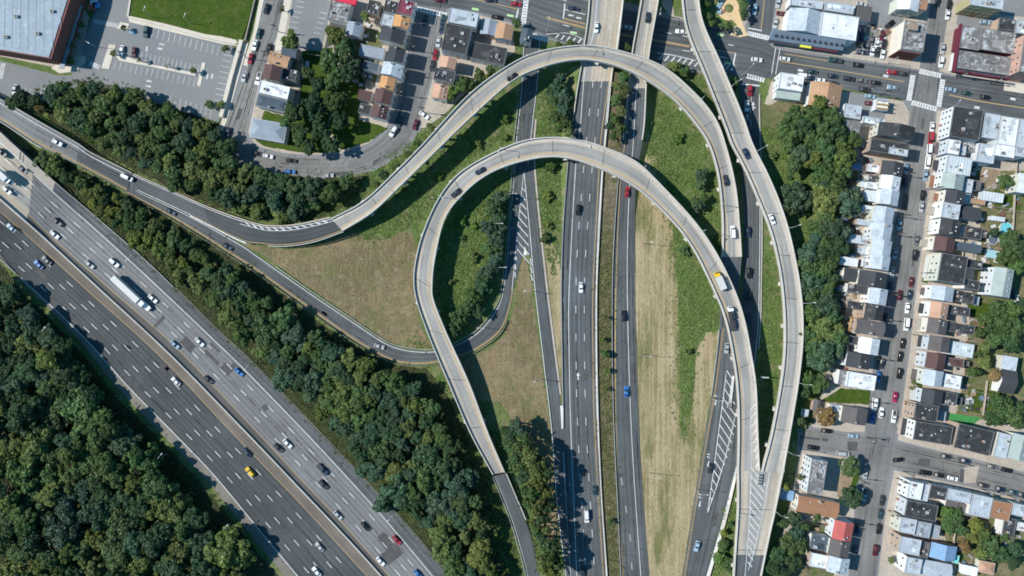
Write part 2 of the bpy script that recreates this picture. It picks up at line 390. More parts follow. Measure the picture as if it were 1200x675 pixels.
# ================================================================ THE SETTING
def zfun(xs, zs): return lambda x, y: float(np.interp(y, xs, zs))
def pxline(acc, pts, wd, zf=.13, dz=.02, dash=None, phase=0):
    """painted line through traced pixels on a surface of height zf"""
    P = crom(pts, max(3, int(sum(math.hypot(pts[i+1][0]-pts[i][0], pts[i+1][1]-pts[i][1]) for i in range(len(pts)-1))/3)))
    Z = [zf(x, y) if callable(zf) else zf for x, y in P]
    V = np.array([W(x, y, z) for (x, y), z in zip(P, Z)])
    d = np.r_[0, np.cumsum(np.linalg.norm(np.diff(V, axis=0), axis=1))]
    segs = [(0, d[-1])]
    if dash:
        segs = []; m = phase
        while m < d[-1]: segs.append((m, min(m+dash[0], d[-1]))); m += sum(dash)
    for a, b in segs:
        t = np.linspace(a, b, max(2, int((b-a)/2)+1)); Q = np.stack([np.interp(t, d, V[:, k]) for k in range(3)], 1)
        T = np.gradient(Q, axis=0); n = np.stack([-T[:,1], T[:,0], 0*T[:,0]], 1); n /= np.maximum(np.linalg.norm(n, axis=1), 1e-6)[:, None]
        vs = []; fs = []
        for q, k in zip(Q, n): vs += [q+k*wd/2+(0,0,dz), q-k*wd/2+(0,0,dz)]
        for i in range(len(Q)-1): fs.append((2*i, 2*i+1, 2*i+3, 2*i+2))
        if _down(vs, fs[0]): fs = [tuple(reversed(f)) for f in fs]
        acc.add(vs, fs)
def marks(parent, acc, name, mat):
    if acc.v:
        o = acc.build(name, mat, parent); o['kind'] = 'stuff'; return o
def root(name, x=None, y=None, z=0, world=True):
    o = bpy.data.objects.new(name, None); COL.objects.link(o); o.empty_display_size = 1
    if x is not None: o.location = W(x, y, z)
    if world: WORLD.add(o.name)
    return o
def struct(o): o['kind'] = 'structure'; return o

# ground: one sheet to the horizon
struct(put('ground', new_mesh('ground', [(-1500,-1500,0),(1500,-1500,0),(1500,1500,0),(-1500,1500,0)], [(0,1,2,3)], [M['weeds']])))
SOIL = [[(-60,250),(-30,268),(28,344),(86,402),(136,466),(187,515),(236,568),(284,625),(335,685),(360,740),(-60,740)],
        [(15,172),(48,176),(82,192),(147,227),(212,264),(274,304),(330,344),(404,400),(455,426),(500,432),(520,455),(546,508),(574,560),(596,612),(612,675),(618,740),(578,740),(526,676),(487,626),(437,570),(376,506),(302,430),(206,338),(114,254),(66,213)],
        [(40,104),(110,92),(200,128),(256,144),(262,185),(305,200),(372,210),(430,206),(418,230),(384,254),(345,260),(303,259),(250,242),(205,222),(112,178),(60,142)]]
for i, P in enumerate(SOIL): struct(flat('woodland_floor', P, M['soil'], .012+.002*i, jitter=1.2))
struct(flat('mown_field', [(288,287),(335,293),(372,288),(402,276),(416,270),(430,281),(452,283),(466,273),(482,272),(490,290),(485,338),(492,380),(506,408),(470,407),(446,396),(410,371),(360,335),(305,297)], M['mown_grass'], .03, jitter=.8))
struct(flat('mown_field', [(515,430),(545,424),(575,408),(592,392),(602,362),(606,330),(615,295),(622,330),(634,420),(645,505),(652,590),(658,640),(640,640),(628,600),(625,540),(606,500),(585,470),(560,470),(530,460)], M['mown_grass'], .032, jitter=.8))
trk = MB()
for P in ([(300,292),(340,318),(400,350),(450,385),(490,395)], [(300,288),(345,315),(402,346),(452,380),(490,390)], [(380,285),(410,300),(450,300),(482,290)], [(350,310),(400,330),(470,320),(484,310)], [(420,290),(440,330),(470,370),(495,385)]): pxline(trk, P, .45, .034, .004, dash=(9, 1.5))
o_ = trk.build('tyre_track', surf('worn_earth', (.19,.165,.115), (.13,.12,.07), .2, 1.2, .35)); struct(o_)
struct(flat('dry_field', [(747,172),(768,185),(776,215),(770,235),(788,262),(794,330),(797,400),(797,500),(802,520),(812,470),(816,410),(828,390),(843,388),(834,460),(826,507),(799,677),(790,740),(766,740),(760,675),(749,506),(744,338),(744,226)], M['dry_grass'], .034, jitter=.8))
struct(flat('dry_verge', [(640,338),(660,338),(661,475),(657,474),(649,412)], M['dry_grass'], .036, jitter=.5))
struct(flat('dry_verge', [(632,258),(655,300),(660,340),(640,338)], M['dry_grass'], .038, jitter=.5))

# ---------------------------------------------------------------- lower left motorway
def zA(x, y): return float(np.interp(x*.72+y*.69, [150, 235], [5.0, .15]))
LL = [(-40,258),(0,297),(28,332),(90,396),(141,458),(191,510),(241,562),(288,620),(336,678),(385,740)]
WL = [(-40,270),(0,304),(40,340),(100,397),(150,453),(200,504),(250,556),(298,614),(347,673),(400,737)]
YL = [(-40,216),(0,248),(34,278),(100,338),(185,415),(271,506),(350,588),(430,675),(484,735)]
BA = [(-40,202),(0,235),(50,279),(114,338),(200,418),(287,507),(350,573),(405,631),(445,675),(497,733)]
YR = [(-40,189),(0,223),(32,250),(67,284),(128,338),(206,407),(300,505),(350,559),(402,614),(456,675),(508,733)]
WR = [(-40,132),(10,176),(60,223),(122,278),(187,338),(272,419),(300,447),(357,506),(400,552),(455,613),(507,675),(556,732)]
ER = [(-40,120),(0,155),(15,169),(65,214),(112,254),(165,300),(205,338),(251,384),(300,430),(373,506),(435,571),(485,626),(524,675),(572,732)]
def zz(L, zf): return [(x, y, zf(x, y)) for x, y in crom(L, 90)]
AR = struct(root('motorway', 200, 420))
sA = {}
for nm, a, b, mt, ln, dz in (('verge_shoulder', LL, WL, 'gravel', 1, 0), ('carriageway', WL, YL, 'asphalt_new', 5, 0), ('median_shoulder', YL, BA, 'shoulder_brown', 1, 0),
                         ('median_shoulder', BA, YR, 'shoulder_dark', 1, 0), ('carriageway', YR, WR, 'asphalt_pale', 4, 0), ('hard_shoulder', WR, ER, 'asphalt_mid', 1, 0)):
    st = Strip(zz(a, zA), b, lanes=ln); sA[nm+mt] = st
    st.sheet(nm, M[mt], parent=AR, depth=7, cross=2)
# concrete bridge deck at the upper end
sB_ = sA['carriagewayasphalt_pale']; sB_.sheet('bridge_deck', M['deck'], m0=0, m1=sB_.near(38,224), dz=.012, parent=AR)
sB_ = sA['hard_shoulderasphalt_mid']; sB_.sheet('bridge_deck', M['deck_shoulder'], m0=0, m1=sB_.near(62,218), dz=.012, parent=AR)
sB_ = sA['median_shouldershoulder_dark']; sB_.sheet('bridge_deck', M['deck_shoulder'], m0=0, m1=sB_.near(32,257), dz=.012, parent=AR)
wp, yp, wn = MB(), MB(), MB()
pxline(wp, WL, .28, zA); pxline(wp, WR, .28, zA); pxline(yp, YL, .2, zA); pxline(yp, YR, .2, zA)
for i, ph in zip(range(1, 5), (2, 6, 0, 4)): pxline(wp, [tuple(np.array(p)*(1-i/5)+np.array(q)*(i/5)) for p, q in zip(crom(WL, 40), crom(YL, 40))], .26, zA, .025, (3.4, 9.1), ph)
for i, ph in zip(range(1, 4), (1, 5, 9)): pxline(wp, [tuple(np.array(p)*(1-i/4)+np.array(q)*(i/4)) for p, q in zip(crom(YR, 40), crom(WR, 40))], .26, zA, .025, (3.4, 9.1), ph)
marks(AR, wp, 'white_marking', M['white_paint']); marks(AR, yp, 'yellow_marking', M['yellow_paint'])
for P in ([(179,383),(192,369),(194,373),(181,386)], [(211,401),(218,393),(230,406),(223,414)], [(257,433),(264,424),(270,430),(274,424),(278,429),(267,441)],
          [(442,629),(450,623),(465,638),(473,648),(456,662),(446,650),(453,645)]):
    flat('tar_patch', P, M['asphalt_patch'], .165, AR)
sbar = Strip(zz(BA, zA), [(x+3, y-2.6) for x, y in BA])
bw = sbar.wall('median_barrier', M['parapet'], .5, .75, 1.05, top=.45)
tag(bw, 'long pale concrete median barrier dividing the diagonal motorway', 'barrier')
st = Strip(zz(ER, zA), [(x+2, y-2) for x, y in ER])
st.wall('guard_wall', M['kerb'], .2, .35, .75, parent=AR, m0=0, m1=st.near(205,338))
st.wall('kerb', M['gravel'], .5, .5, .22, parent=AR, m0=st.near(205,338))

# ---------------------------------------------------------------- ramp B (upper left), grade ramps
def zB(x, y): return float(np.interp(x, [-30, 60, 107, 160], [5.0, 4.2, 2.2, .5]))
BL = [(-40,97),(0,117),(45,143),(91,169),(107,180),(155,204)]; BR = [(-40,121),(0,141),(43,169),(80,188),(125,212),(148,225)]
RB = struct(root('slip_road', 60, 160)); sb = Strip(zz(BL, zB), BR)
sb.sheet('carriageway', M['asphalt_mid'], parent=RB, depth=5.5, cross=2)
sb.sheet('bridge_deck', M['asphalt_pale'], f0=.0, f1=1, m1=sb.near(92,180), dz=.012, parent=RB)
sb.wall('kerb_wall', M['parapet'], 0, .5, .8, off=-.4, parent=RB); sb.wall('kerb_wall', M['parapet'], 1, .5, .8, off=.4, m1=sb.near(52,158), parent=RB)
a1, a2 = MB(), MB(); sb.line(a1, .04, .3, off=.9); sb.line(a2, .96, .26, off=-.9); sb.line(a2, .96, .26, off=-.5)
marks(RB, a1, 'white_marking', M['white_paint']); marks(RB, a2, 'yellow_marking', M['yellow_paint'])
C1L = [(155,204,.5),(200,224,.7),(250,246,1.6),(300,263,2.8),(325,266,3.5),(350,264,4.2),(388,256,5.2)]
C1R = [(161,223),(225,253),(283,282),(305,286),(332,288),(367,283),(402,271)]
RC = struct(root('ramp_approach', 280, 265)); sc1 = Strip(C1L, C1R)
sc1.sheet('carriageway', M['asphalt_mid'], parent=RC, depth=5, cross=2)
sc1.sheet('carriageway', M['asphalt_new'], f0=0, f1=1, m0=sc1.near(240,255), m1=sc1.total-.3, dz=.012, parent=RC)
a1, a2 = MB(), MB(); sc1.line(a1, .03, .28, off=.3, m0=0, m1=sc1.near(290,270)); sc1.line(a1, .2, .24, m0=sc1.near(285,268)); sc1.line(a1, .02, .24, off=.3, m0=sc1.near(285,268))
m = sc1.near(292,270)
while m < sc1.total-1:
    p, q = sc1.P(m, .02, .03), sc1.P(m+1.4, .2, .03); a1.bar(p, q, .45, .01); m += 3.1
sc1.line(a1, .97, .3, m1=sc1.near(225,240)); sc1.line(a2, .96, .24, off=-.2, m0=sc1.near(225,240))
marks(RC, a1, 'white_marking', M['white_paint']); marks(RC, a2, 'yellow_marking', M['yellow_paint'])
sc1.wall('kerb_wall', M['parapet'], 1, .45, .8, off=.35, m0=sc1.near(310,277), parent=RC)
sc1.wall('kerb', M['sidewalk'], 0, .8, .18, off=-.5, parent=RC)
gb = sc1.wall('gore_barrier', M['white_paint'], 1, .9, .7, off=.3, m0=sc1.near(222,240), m1=sc1.near(284,272), top=.7)
tag(gb, 'white wedge barrier where the slip road splits beside the brown field', 'barrier')
DL = [(161,224),(225,254),(284,287),(300,298),(357,338),(412,375),(450,400),(475,409),(507,411),(532,404),(560,388),(582,360),(589,338),(593,305),(597,262),(600,225),(602,195),(604,165),(608,130),(611,92),(613,40)]
DR = [(147,225),(212,261),(275,301),(300,317),(350,353),(412,397),(457,422),(487,427),(512,425),(537,419),(562,408),(587,388),(598,360),(603,330),(608,290),(613,235),(618,205),(622,170),(626,135),(631,92),(634,40)]
flat('gore', [(150,200),(156,203),(170,224),(166,230),(150,228),(140,218)], M['asphalt_mid'], .47, RC)
RD = struct(root('loop_road', 480, 415)); sd = Strip([(x, y, float(np.interp(x, [161,230], [.5,.12]))) for x, y in DL], DR)
sd.sheet('carriageway', M['asphalt_mid'], parent=RD, cross=2)
a1, a2 = MB(), MB(); sd.line(a1, .05, .26, off=.3, m1=sd.near(595,270)); sd.line(a2, .94, .22, m1=sd.near(600,335)); sd.line(a2, .94, .22, off=-.4, m1=sd.near(600,335)); sd.line(a1, .06, .22, m0=sd.near(595,270)); sd.line(a1, .95, .22, m0=sd.near(618,190))
marks(RD, a1, 'white_marking', M['white_paint']); marks(RD, a2, 'yellow_marking', M['yellow_paint'])
sd.wall('guard_rail', M['steel'], 0, .25, .75, off=-.7, m0=sd.near(320,318), m1=sd.near(600,120), parent=RD, z0=.45)
sd.wall('guard_rail', M['gravel'], 1, .3, .75, off=.7, m0=2, m1=sd.near(595,368), parent=RD)
KL = [(606,140),(610,175),(614,204),(620,270),(627,338),(636,420),(646,503),(653,590),(662,675),(668,740)]
KR = [(627,140),(625,165),(625,189),(631,256),(640,338),(649,410),(657,473),(662,530),(668,600),(674,675),(680,740)]
RK = struct(root('merge_road', 640, 400)); sk = Strip([(x, y, .132) for x, y in KL], KR)
sk.sheet('carriageway', M['asphalt_mid'], parent=RK, cross=2)
flat('gore', [(612,196),(606,250),(601,325),(605,328),(615,288),(621,300),(627,342),(630,340),(622,270),(616,205)], M['asphalt_mid'], .126, RK)
a1 = MB(); pxline(a1, [(614,200),(608,255),(602,318),(600,340)], .24, .15); pxline(a1, [(614,200),(620,262),(627,338),(636,415),(646,500),(653,590),(663,675),(668,735)], .26, .15)
for i in range(9):
    y = 222+i*9.5; k = (y-200)/118; paint_seg(a1, 614-11*k, y-9*k, 614+8*k, y+13*k, .36, .16)
for i in range(3):
    y = 300+i*9; k = (y-200)/118
    paint_seg(a1, 614-11*k, y+1, 608-4*k, y+7, .4, .16); paint_seg(a1, 619+3*k, y+3, 615+9*k, y+11, .4, .16)
pxline(a1, [(660,530),(664,600),(669,675),(674,735)], .26, .16)
paint_quad(a1, [(613.2,299),(615,288),(618,299)], .17)
marks(RK, a1, 'white_marking', M['white_paint'])
sk.wall('kerb', M['sidewalk'], 1, .9, .2, off=.5, m0=0, m1=sk.near(650,460), parent=RK)
wd = MB(); wd.prism([W(656.5,475)[:2], W(660,475)[:2], W(660,502)[:2], W(658,502)[:2]], 0, .9)
tag(wd.build('crash_wall', M['white_paint']), 'white wedge wall where the merging road meets the three-lane road', 'barrier')

# ---------------------------------------------------------------- three-lane and two-lane roads running top to bottom
zN = zfun([-40, 50, 75, 95, 175, 255, 300], [6.6, 6.1, 5.4, 4.9, 2.6, .5, .2])
NLe = [(692,-40),(689,15),(684,52),(680,80),(675,110),(671,140),(665,188),(659,269),(657,338),(658,420),(659,475),(661,530),(664,600),(669,675),(673,740)]
NRe = [(736,-40),(731,0),(724,57),(718,85),(710,167),(707,199),(703,270),(700,338),(700,420),(702,506),(706,590),(712,675),(716,740)]
RN = struct(root('three_lane_road', 680, 380)); sn = Strip(zz(NLe, zN), NRe, lanes=4)
mb_ = sn.near(702,96)
sn.sheet('carriageway', M['asphalt_mid'], m0=mb_, parent=RN, cross=4, depth=5.6)
sn.sheet('bridge_deck', M['deck'], m0=0, m1=mb_-.15, parent=RN, depth=1.2, cross=4)
sn.wall('parapet', M['parapet'], 0, .5, 1.0, off=.25, m0=0, m1=sn.near(690,130), parent=RN)
sn.wall('parapet', M['parapet'], 1, .5, 1.0, off=-.25, m0=0, parent=RN)
sn.wall('guard_rail', M['steel'], 0, .25, .8, off=.2, z0=.5, m0=sn.near(690,132), m1=sn.near(680,478), parent=RN)
a1, a2 = MB(), MB()
pxline(a1, [(702,-40),(697,30),(686,78),(679,160),(675,189),(667,338),(667,420),(669,506),(676,675),(679,735)], .26, zN)
for D, ph in (([(713,-40),(707,10),(697,80),(690,137),(684,196),(677,286),(675,338),(675,408),(676,473),(679,540),(685,642),(688,700)], 0), ([(722,-40),(717,10),(707,80),(700,139),(694,196),(687,286),(685,338),(685,408),(686,473),(689,540),(695,642),(698,700)], 0)):
    pxline(a1, D, .24, zN, .022, (3.2, 8.6), ph)
pxline(a2, [(732,-40),(727,0),(717,72),(704,163),(702,199),(695,338),(695,420),(697,506),(707,675),(712,735)], .24, zN)
pxline(a1, [(734,-40),(729.5,0),(721,62),(713.5,105),(708,170),(705.5,199),(701,270),(698.5,338),(698.5,420),(700.5,506),(710.5,675),(714,735)], .24, zN)
arrow(a1, 677.5, 441, -90, 9, .26, .5)
marks(RN, a1, 'white_marking', M['white_paint']); marks(RN, a2, 'yellow_marking', M['yellow_paint'])
RLe = [(755,-40),(751,0),(741,57),(737,90),(731,150),(724,209),(719,280),(717,338),(717,420),(719,506),(723,590),(727,675),(731,740)]
RRe = [(776,-40),(772,0),(762,57),(758,95),(755,150),(747,200),(744,250),(744,338),(746,420),(749,506),(754,590),(761,675),(767,740)]
RR = struct(root('two_lane_road', 730, 380)); sr = Strip(zz(RLe, zN), RRe, lanes=3)
mb_ = sr.near(746,105)
sr.sheet('carriageway', M['asphalt_mid'], m0=mb_, parent=RR, cross=3, depth=5.6)
sr.sheet('bridge_deck', M['deck'], m0=0, m1=mb_-.15, parent=RR, depth=1.2, cross=3)
for f, o in ((0, .25), (1, -.25)): sr.wall('parapet', M['parapet'], f, .5, 1.0, off=o, m0=0, m1=sr.near(742,165), parent=RR)
sr.wall('guard_rail', M['steel'], 0, .25, .8, off=.15, z0=.4, m0=sr.near(730,190), parent=RR)
a1, a2 = MB(), MB()
pxline(a2, [(759,-40),(755,0),(745,57),(739,92),(733,160),(727,211),(722,338),(722,506),(730,675),(735,735)], .24, zN); pxline(a2, [(721,338),(721,506),(729,675),(734,735)], .2, zN)
pxline(a1, [(767,-40),(762,0),(755,60),(746,105),(742,169),(737,231),(735,338),(740,506),(751,675),(757,735)], .24, zN)
pxline(a1, [(728,560),(738,626),(740,657),(744,720)], .22, zN, dash=(3, 9))
marks(RR, a1, 'white_marking', M['white_paint']); marks(RR, a2, 'yellow_marking', M['yellow_paint'])
# planted median between them (earth carried up with the roads)
sm = Strip(zz([(719,84),(710,167),(707,199),(703,270),(700,338),(700,420),(702,506),(706,590),(712,675),(716,740)], lambda x, y: max(.02, zN(x, y)-.06)), [(737,88),(731,150),(724,209),(719,280),(717,338),(717,420),(719,506),(723,590),(727,675),(731,740)])
MED = sm
struct(sm.sheet('median', surf('median_litter', (.13,.1,.07), (.1,.1,.045), .12, .9, .5, c2=(.2,.16,.11)), f0=.02, f1=.98, depth=5.5))
# earth banks either side of the climbing roads
for nm, E, sg in (('embankment', [(680,76),(675,110),(671,140),(665,188),(659,269)], -1), ('embankment', [(758,80),(758,95),(755,150),(747,200),(744,250)], 1)):
    vs = []; fs = []
    P = crom([(x, y, zN(x, y)-.05) for x, y in E], 24)
    for x, y, z in P:
        a = W(x, y, z); vs += [a, (a[0]+sg*max(.3, z*1.25), a[1], -.05)]
    for i in range(23): fs.append((2*i, 2*i+1, 2*i+3, 2*i+2))
    if _down(vs, fs[0]): fs = [tuple(reversed(f)) for f in fs]
    struct(put(nm, new_mesh(nm, vs, fs, [M['weeds']])))

# ---------------------------------------------------------------- elevated ramps
def pier(st, m, parent):
    p = st.P(m, .5); L = st.P(m, 0); R = st.P(m, 1); u = (R-L)/np.linalg.norm(R-L); z = p[2]-1.25
    mb = MB(); hw = np.linalg.norm(R-L)/2*.92
    mb.bar((*(p-u*(hw+.9))[:2], z-.55), (*(p+u*(hw+.9))[:2], z-.55), 1.5, 1.1)
    for k in (-.5, .5):
        q = p+u*hw*k; mb.cyl(q[0], q[1], -.2, z-1.05, .62, n=10)
    mb.build('pier', M['parapet'], parent)
def bridge(name, L, R, spans, label, piers, kerb=1.0):
    st = Strip(L, R, lanes=2); rt = root(name, world=False); rt.location = (*st.at(st.total*.5)[:2], 0); WORLD.add(rt.name)
    T = st.total; e = list(np.linspace(0, T, spans+1)); tag(rt, label, 'bridge')
    for i in range(spans):
        st.sheet('deck_span', M['deck'], m0=e[i]+(.11 if i else 0), m1=e[i+1]-(.11 if i < spans-1 else 0), depth=1.2, cross=4, parent=rt)
    for i in range(1, spans): st.sheet('expansion_joint', M['joint'], m0=e[i]-.2, m1=e[i]+.2, dz=-.05, f0=.01, f1=.99, parent=rt)
    for f, o in ((0, .28), (1, -.28)): st.wall('parapet', M['parapet'], f, .56, 1.0, off=o, z0=-.3, top=.4, parent=rt)
    st.sheet('kerb_strip', M['deck_shoulder'], f0=0, f1=0, o0=.5, o1=.5+kerb*.8, dz=.016, parent=rt); st.sheet('kerb_strip', M['deck_shoulder'], f0=1, f1=1, o0=-.5-kerb, o1=-.5, dz=.016, parent=rt)
    for m in piers: pier(st, T*m, rt)
    return st, rt
C2L = [(388,256,5.2),(425,236,7.4),(460,204,9.2),(495,169,10.2),(550,110,11),(600,74,11.4),(637,59,11.4),(685,53,11.2),(725,59,10.6),(775,77,9.5),(812,107,8.3),(837,137,7.3),(850,169,6.5),(862,219,5),(867,269,3.9),(869,301,3.3)]
C2R = [(402,271),(437,249),(472,216),(520,169),(550,140),(600,96),(637,79),(675,71),(712,75),(750,90),(787,115),(812,142),(830,169),(841,206),(846,256),(846,301)]
sC, rC = bridge('ramp_bridge', C2L, C2R, 13, 'outer curved concrete ramp sweeping over the top of the interchange', [.06, .14, .23, .31, .42, .55, .64, .72, .8, .88])
a1, a2 = MB(), MB(); sC.line(a1, 0, .2, off=1.25); sC.line(a2, 1, .16, off=-1.75); sC.line(a2, 1, .14, off=-1.4)
marks(rC, a1, 'white_marking', M['worn_paint']); marks(rC, a2, 'yellow_marking', M['yellow_paint'])
FL = [(577,556,2.6),(550,506,4.2),(525,448,6),(500,388,7),(485,338,7.2),(489,294,7.4),(505,249,7.6),(525,216,7.8),(550,194,8),(600,169,8.4),(637,161,8.5),(675,163,8.5),(710,173,8.4),(745,189,8.3),(775,217,8.3),(812,257,8.7),(838,294,9),(860,338,9.2),(872,373,9.2),(880,413,9.1),(886,453,9),(888,506,8.8),(890,551,8.5)]
FR = [(592,553),(572,506),(550,448),(525,393),(509,353),(507,335),(510,304),(522,256),(545,226),(570,206),(600,193),(637,185),(670,187),(712,202),(750,224),(787,259),(812,292),(835,338),(850,376),(860,426),(864,463),(865,507),(864,552)]
sF, rF = bridge('ramp_bridge', FL, FR, 16, 'inner horseshoe concrete loop ramp in the middle of the interchange', [.07, .22, .3, .37, .44, .515, .58, .64, .7, .78, .86, .93])
a1, a2 = MB(), MB(); sF.line(a1, 0, .2, off=1.3, m1=sF.total*.93); sF.line(a2, 1, .16, off=-1.75); sF.line(a2, 1, .14, off=-2.05)
m = sF.near(870,480)
while m < sF.total:
    k = (m-sF.near(870,480))/(sF.total-sF.near(870,480)); p, q = sF.P(m, .36-.2*k, .03), sF.P(m-2.0, .06, .03); a1.bar(p, q, .4, .01); m += 3.4
sF.line(a1, .36, .22, m0=sF.near(870,480))
marks(rF, a1, 'white_marking', M['white_paint']); marks(rF, a2, 'yellow_marking', M['yellow_paint'])
RF0 = struct(root('ramp_approach', 610, 615)); sf0 = Strip([(626,740,.15),(617,675,.15),(608,640,.5),(600,613,1.0),(589,584,1.8),(578.5,558.5,2.58)], [(645,740),(632,675),(625,640),(617,613),(604,582),(592.5,554.8)])
sf0.sheet('carriageway', M['asphalt_mid'], parent=RF0, depth=2.9, cross=2)
a1 = MB(); sf0.line(a1, .08, .2); marks(RF0, a1, 'white_marking', M['white_paint'])
sf0.wall('kerb_wall', M['parapet'], 1, .5, .7, off=.3, m0=sf0.near(608,610), parent=RF0); sf0.wall('guard_rail', M['steel'], 0, .25, .8, off=-.4, z0=.4, parent=RF0)
EL = [(797,-40,8.2),(799,0,8),(805,37,7.7),(825,87,7.7),(850,150,7.8),(857,169,7.9),(875,204,8),(900,264,8.2),(910,301,8.4),(916,338,8.6),(919,388,8.8),(916,438,9),(904,506,8.8),(892,552,8.5)]
ER_ = [(817,-40),(819,0),(825,30),(845,75),(870,135),(882,169),(900,205),(915,241),(927,281),(938,338),(941,388),(937,438),(926,506),(917,556)]
sE, rE = bridge('ramp_bridge', EL, ER_, 12, 'long concrete ramp curving past the woods and row houses', [.16, .3, .39, .48, .56, .64, .72, .8, .88, .95])
a1 = MB(); sE.line(a1, 0, .2, off=1.2); sE.line(a1, 1, .2, off=-1.5); marks(rE, a1, 'white_marking', M['worn_paint'])
zM = zfun([548, 740], [8.5, 6.8])
GL2 = [(x, y, zM(x, y)-.012) for x, y in crom([(864,548),(864,594),(861,643),(859,675),(857,740)], 40)]; GR2 = [(919,550),(917,556),(908,600),(902,626),(892,675),(880,740)]
sM, rM = bridge('ramp_bridge', GL2, GR2, 4, 'merged wide concrete ramp with white hatching below the gore', [.2, .6])
a1 = MB()
for i in range(13):
    k = i/13; y = 548+i*9.2; l = 880-4*k; r = 897-17*k
    if r > l+1:
        
        for q in range(5):
            xa, xb = l+(r-l)*q/5, l+(r-l)*(q+1)/5; ya, yb = y+1.25*(r-l)*q/5, y+1.25*(r-l)*(q+1)/5; paint_seg(a1, xa, ya, xb, yb, .36, zM(0, (ya+yb)/2)+.045)
pxline(a1, [(880,553),(879,594),(876,640),(873,675),(870,735)], .24, zM, .035); pxline(a1, [(902,553),(895,594),(885,640),(877,668)], .24, zM, .035)
marks(rM, a1, 'white_marking', M['white_paint'])
sM.sheet('asphalt_overlay', M['asphalt_mid'], m0=sM.near(877,652), dz=.022, f0=.03, f1=.97, parent=rM)
# crash cushions and gore walls
def cushion(x, y, ang, ln, z, label):
    rt = root('crash_cushion', x, y, z, False); rt.rotation_euler = (0, 0, -math.radians(ang))
    b = MB(); b.box(-ln/2, ln/2, -.85, .85, .05, .9); b.build('frame', M['steel'], rt)
    for i in range(4): c = MB(); c.box(-ln/2+ln*(i+.18)/4, -ln/2+ln*(i+.72)/4, -.62, .62, .9, 1.08); c.build('cartridge', M['dark_steel'], rt)
    tag(rt, label, 'crash barrier')
cushion(890, 561.5, 96, 4.6, 8.45, 'steel crash cushion at the tip where two ramps merge')
cushion(854.5, 474.5, 100, 2.6, .15, 'dark crash cushion at the end of the white gore wall')
wd = MB(); wd.prism([W(857.6,440)[:2], W(860,440)[:2], W(856.4,473)[:2], W(853.6,473)[:2]], 0, 1.2)
tag(wd.build('gore_wall', M['white_paint']), 'tapering white gore wall on the hatched road under the ramp', 'barrier')

# ---------------------------------------------------------------- roads G and H under the ramps
zG = zfun([301,340,385,455,507], [3.3,2.5,1.6,.5,.16])
RG = struct(root('slip_road', 840, 520)); G_L = [(846,301,3.3),(845,340,2.5),(844,385,1.6),(836,455,.5),(827,507,.16),(813,590,.16),(800,675,.16),(790,740,.16)]; G_R = [(869,301),(866,340),(863,385),(865,440),(867,500),(864,543),(850,606),(830,675),(812,740)]
sg = Strip(zz([p[:2] for p in G_L], zG), G_R, lanes=2); sg.sheet('carriageway', M['asphalt_mid'], parent=RG, depth=3.4, cross=3)
a1, a2 = MB(), MB()
pxline(a2, [(847,385),(838,455),(829,507),(815,590),(802,675),(793,735)], .18, zG); pxline(a2, [(848.3,385),(839.3,455),(830.3,507),(816.3,590),(803.3,675),(794,735)], .14, zG)
pxline(a1, [(852,430),(847,470),(842,507),(835,560),(829,602)], .3, zG); pxline(a1, [(866,470),(857,507),(846,550),(829,602)], .3, zG)
for i in range(15):
    y = 434+i*10.6; l = np.interp(y, [430,507,602], [852,842,829]); r = np.interp(y, [430,470,507,602], [858,865,857,829])
    paint_seg(a1, l, y, l+(r-l)*.9, min(y+1.35*(r-l), 600), .36, zG(0, y)+.05)
pxline(a1, [(864,546),(849,606),(829,675),(811,735)], .8, .17)
for (x, y) in ((838.5,469),(830,541),(820,588)):
    arrow(a1, x, y+3, 100, 7, zG(x, y)+.04, .45); paint_seg(a1, x-1.5, y-6, x+1.6, y-4.5, .4, zG(x, y)+.04); paint_seg(a1, x-1.3, y-9, x+1.8, y-8, .4, zG(x, y)+.04)
marks(RG, a1, 'white_marking', M['white_paint']); marks(RG, a2, 'yellow_marking', M['yellow_paint'])
sg.wall('guard_rail', M['steel'], 0, .25, .8, off=-.6, z0=.4, m0=sg.near(855,385), m1=sg.near(850,462), parent=RG)
sg.wall('kerb_wall', M['sidewalk_new'], 1, .5, .8, off=.35, m0=sg.near(850,560), parent=RG)
RH = struct(root('feeder_road', 880, 230)); H_L = [(866,88),(868,140),(869,200),(872,260),(871,320),(868,380),(863,430),(857,485)]; H_R = [(889,88),(889,140),(891,200),(892,270),(891,338),(890,380),(884,440),(868,505)]
sh = Strip([(x, y, .11) for x, y in H_L], H_R); sh.sheet('carriageway', M['asphalt_mid'], parent=RH, cross=2)
a1 = MB(); pxline(a1, [(890.5,215),(890.5,270),(889.5,338),(888.5,380),(883,440)], .26, .12); pxline(a1, [(881,112),(879.5,125),(880,150)], .2, .12, dash=(3, 2)); 
arrow(a1, 882.5, 124, -90, 10, .14, .4); paint_seg(a1, 882.5, 126, 885.6, 126, .4, .145); arrow(a1, 876, 137, -90, 7, .14, .4); pxline(a1, [(869,98.5),(890,100.5)], .6, .13)
marks(RH, a1, 'white_marking', M['white_paint'])
sh.wall('kerb_wall', M['kerb'], 1, .5, .5, off=.4, m0=8, m1=sh.near(885,400), parent=RH)

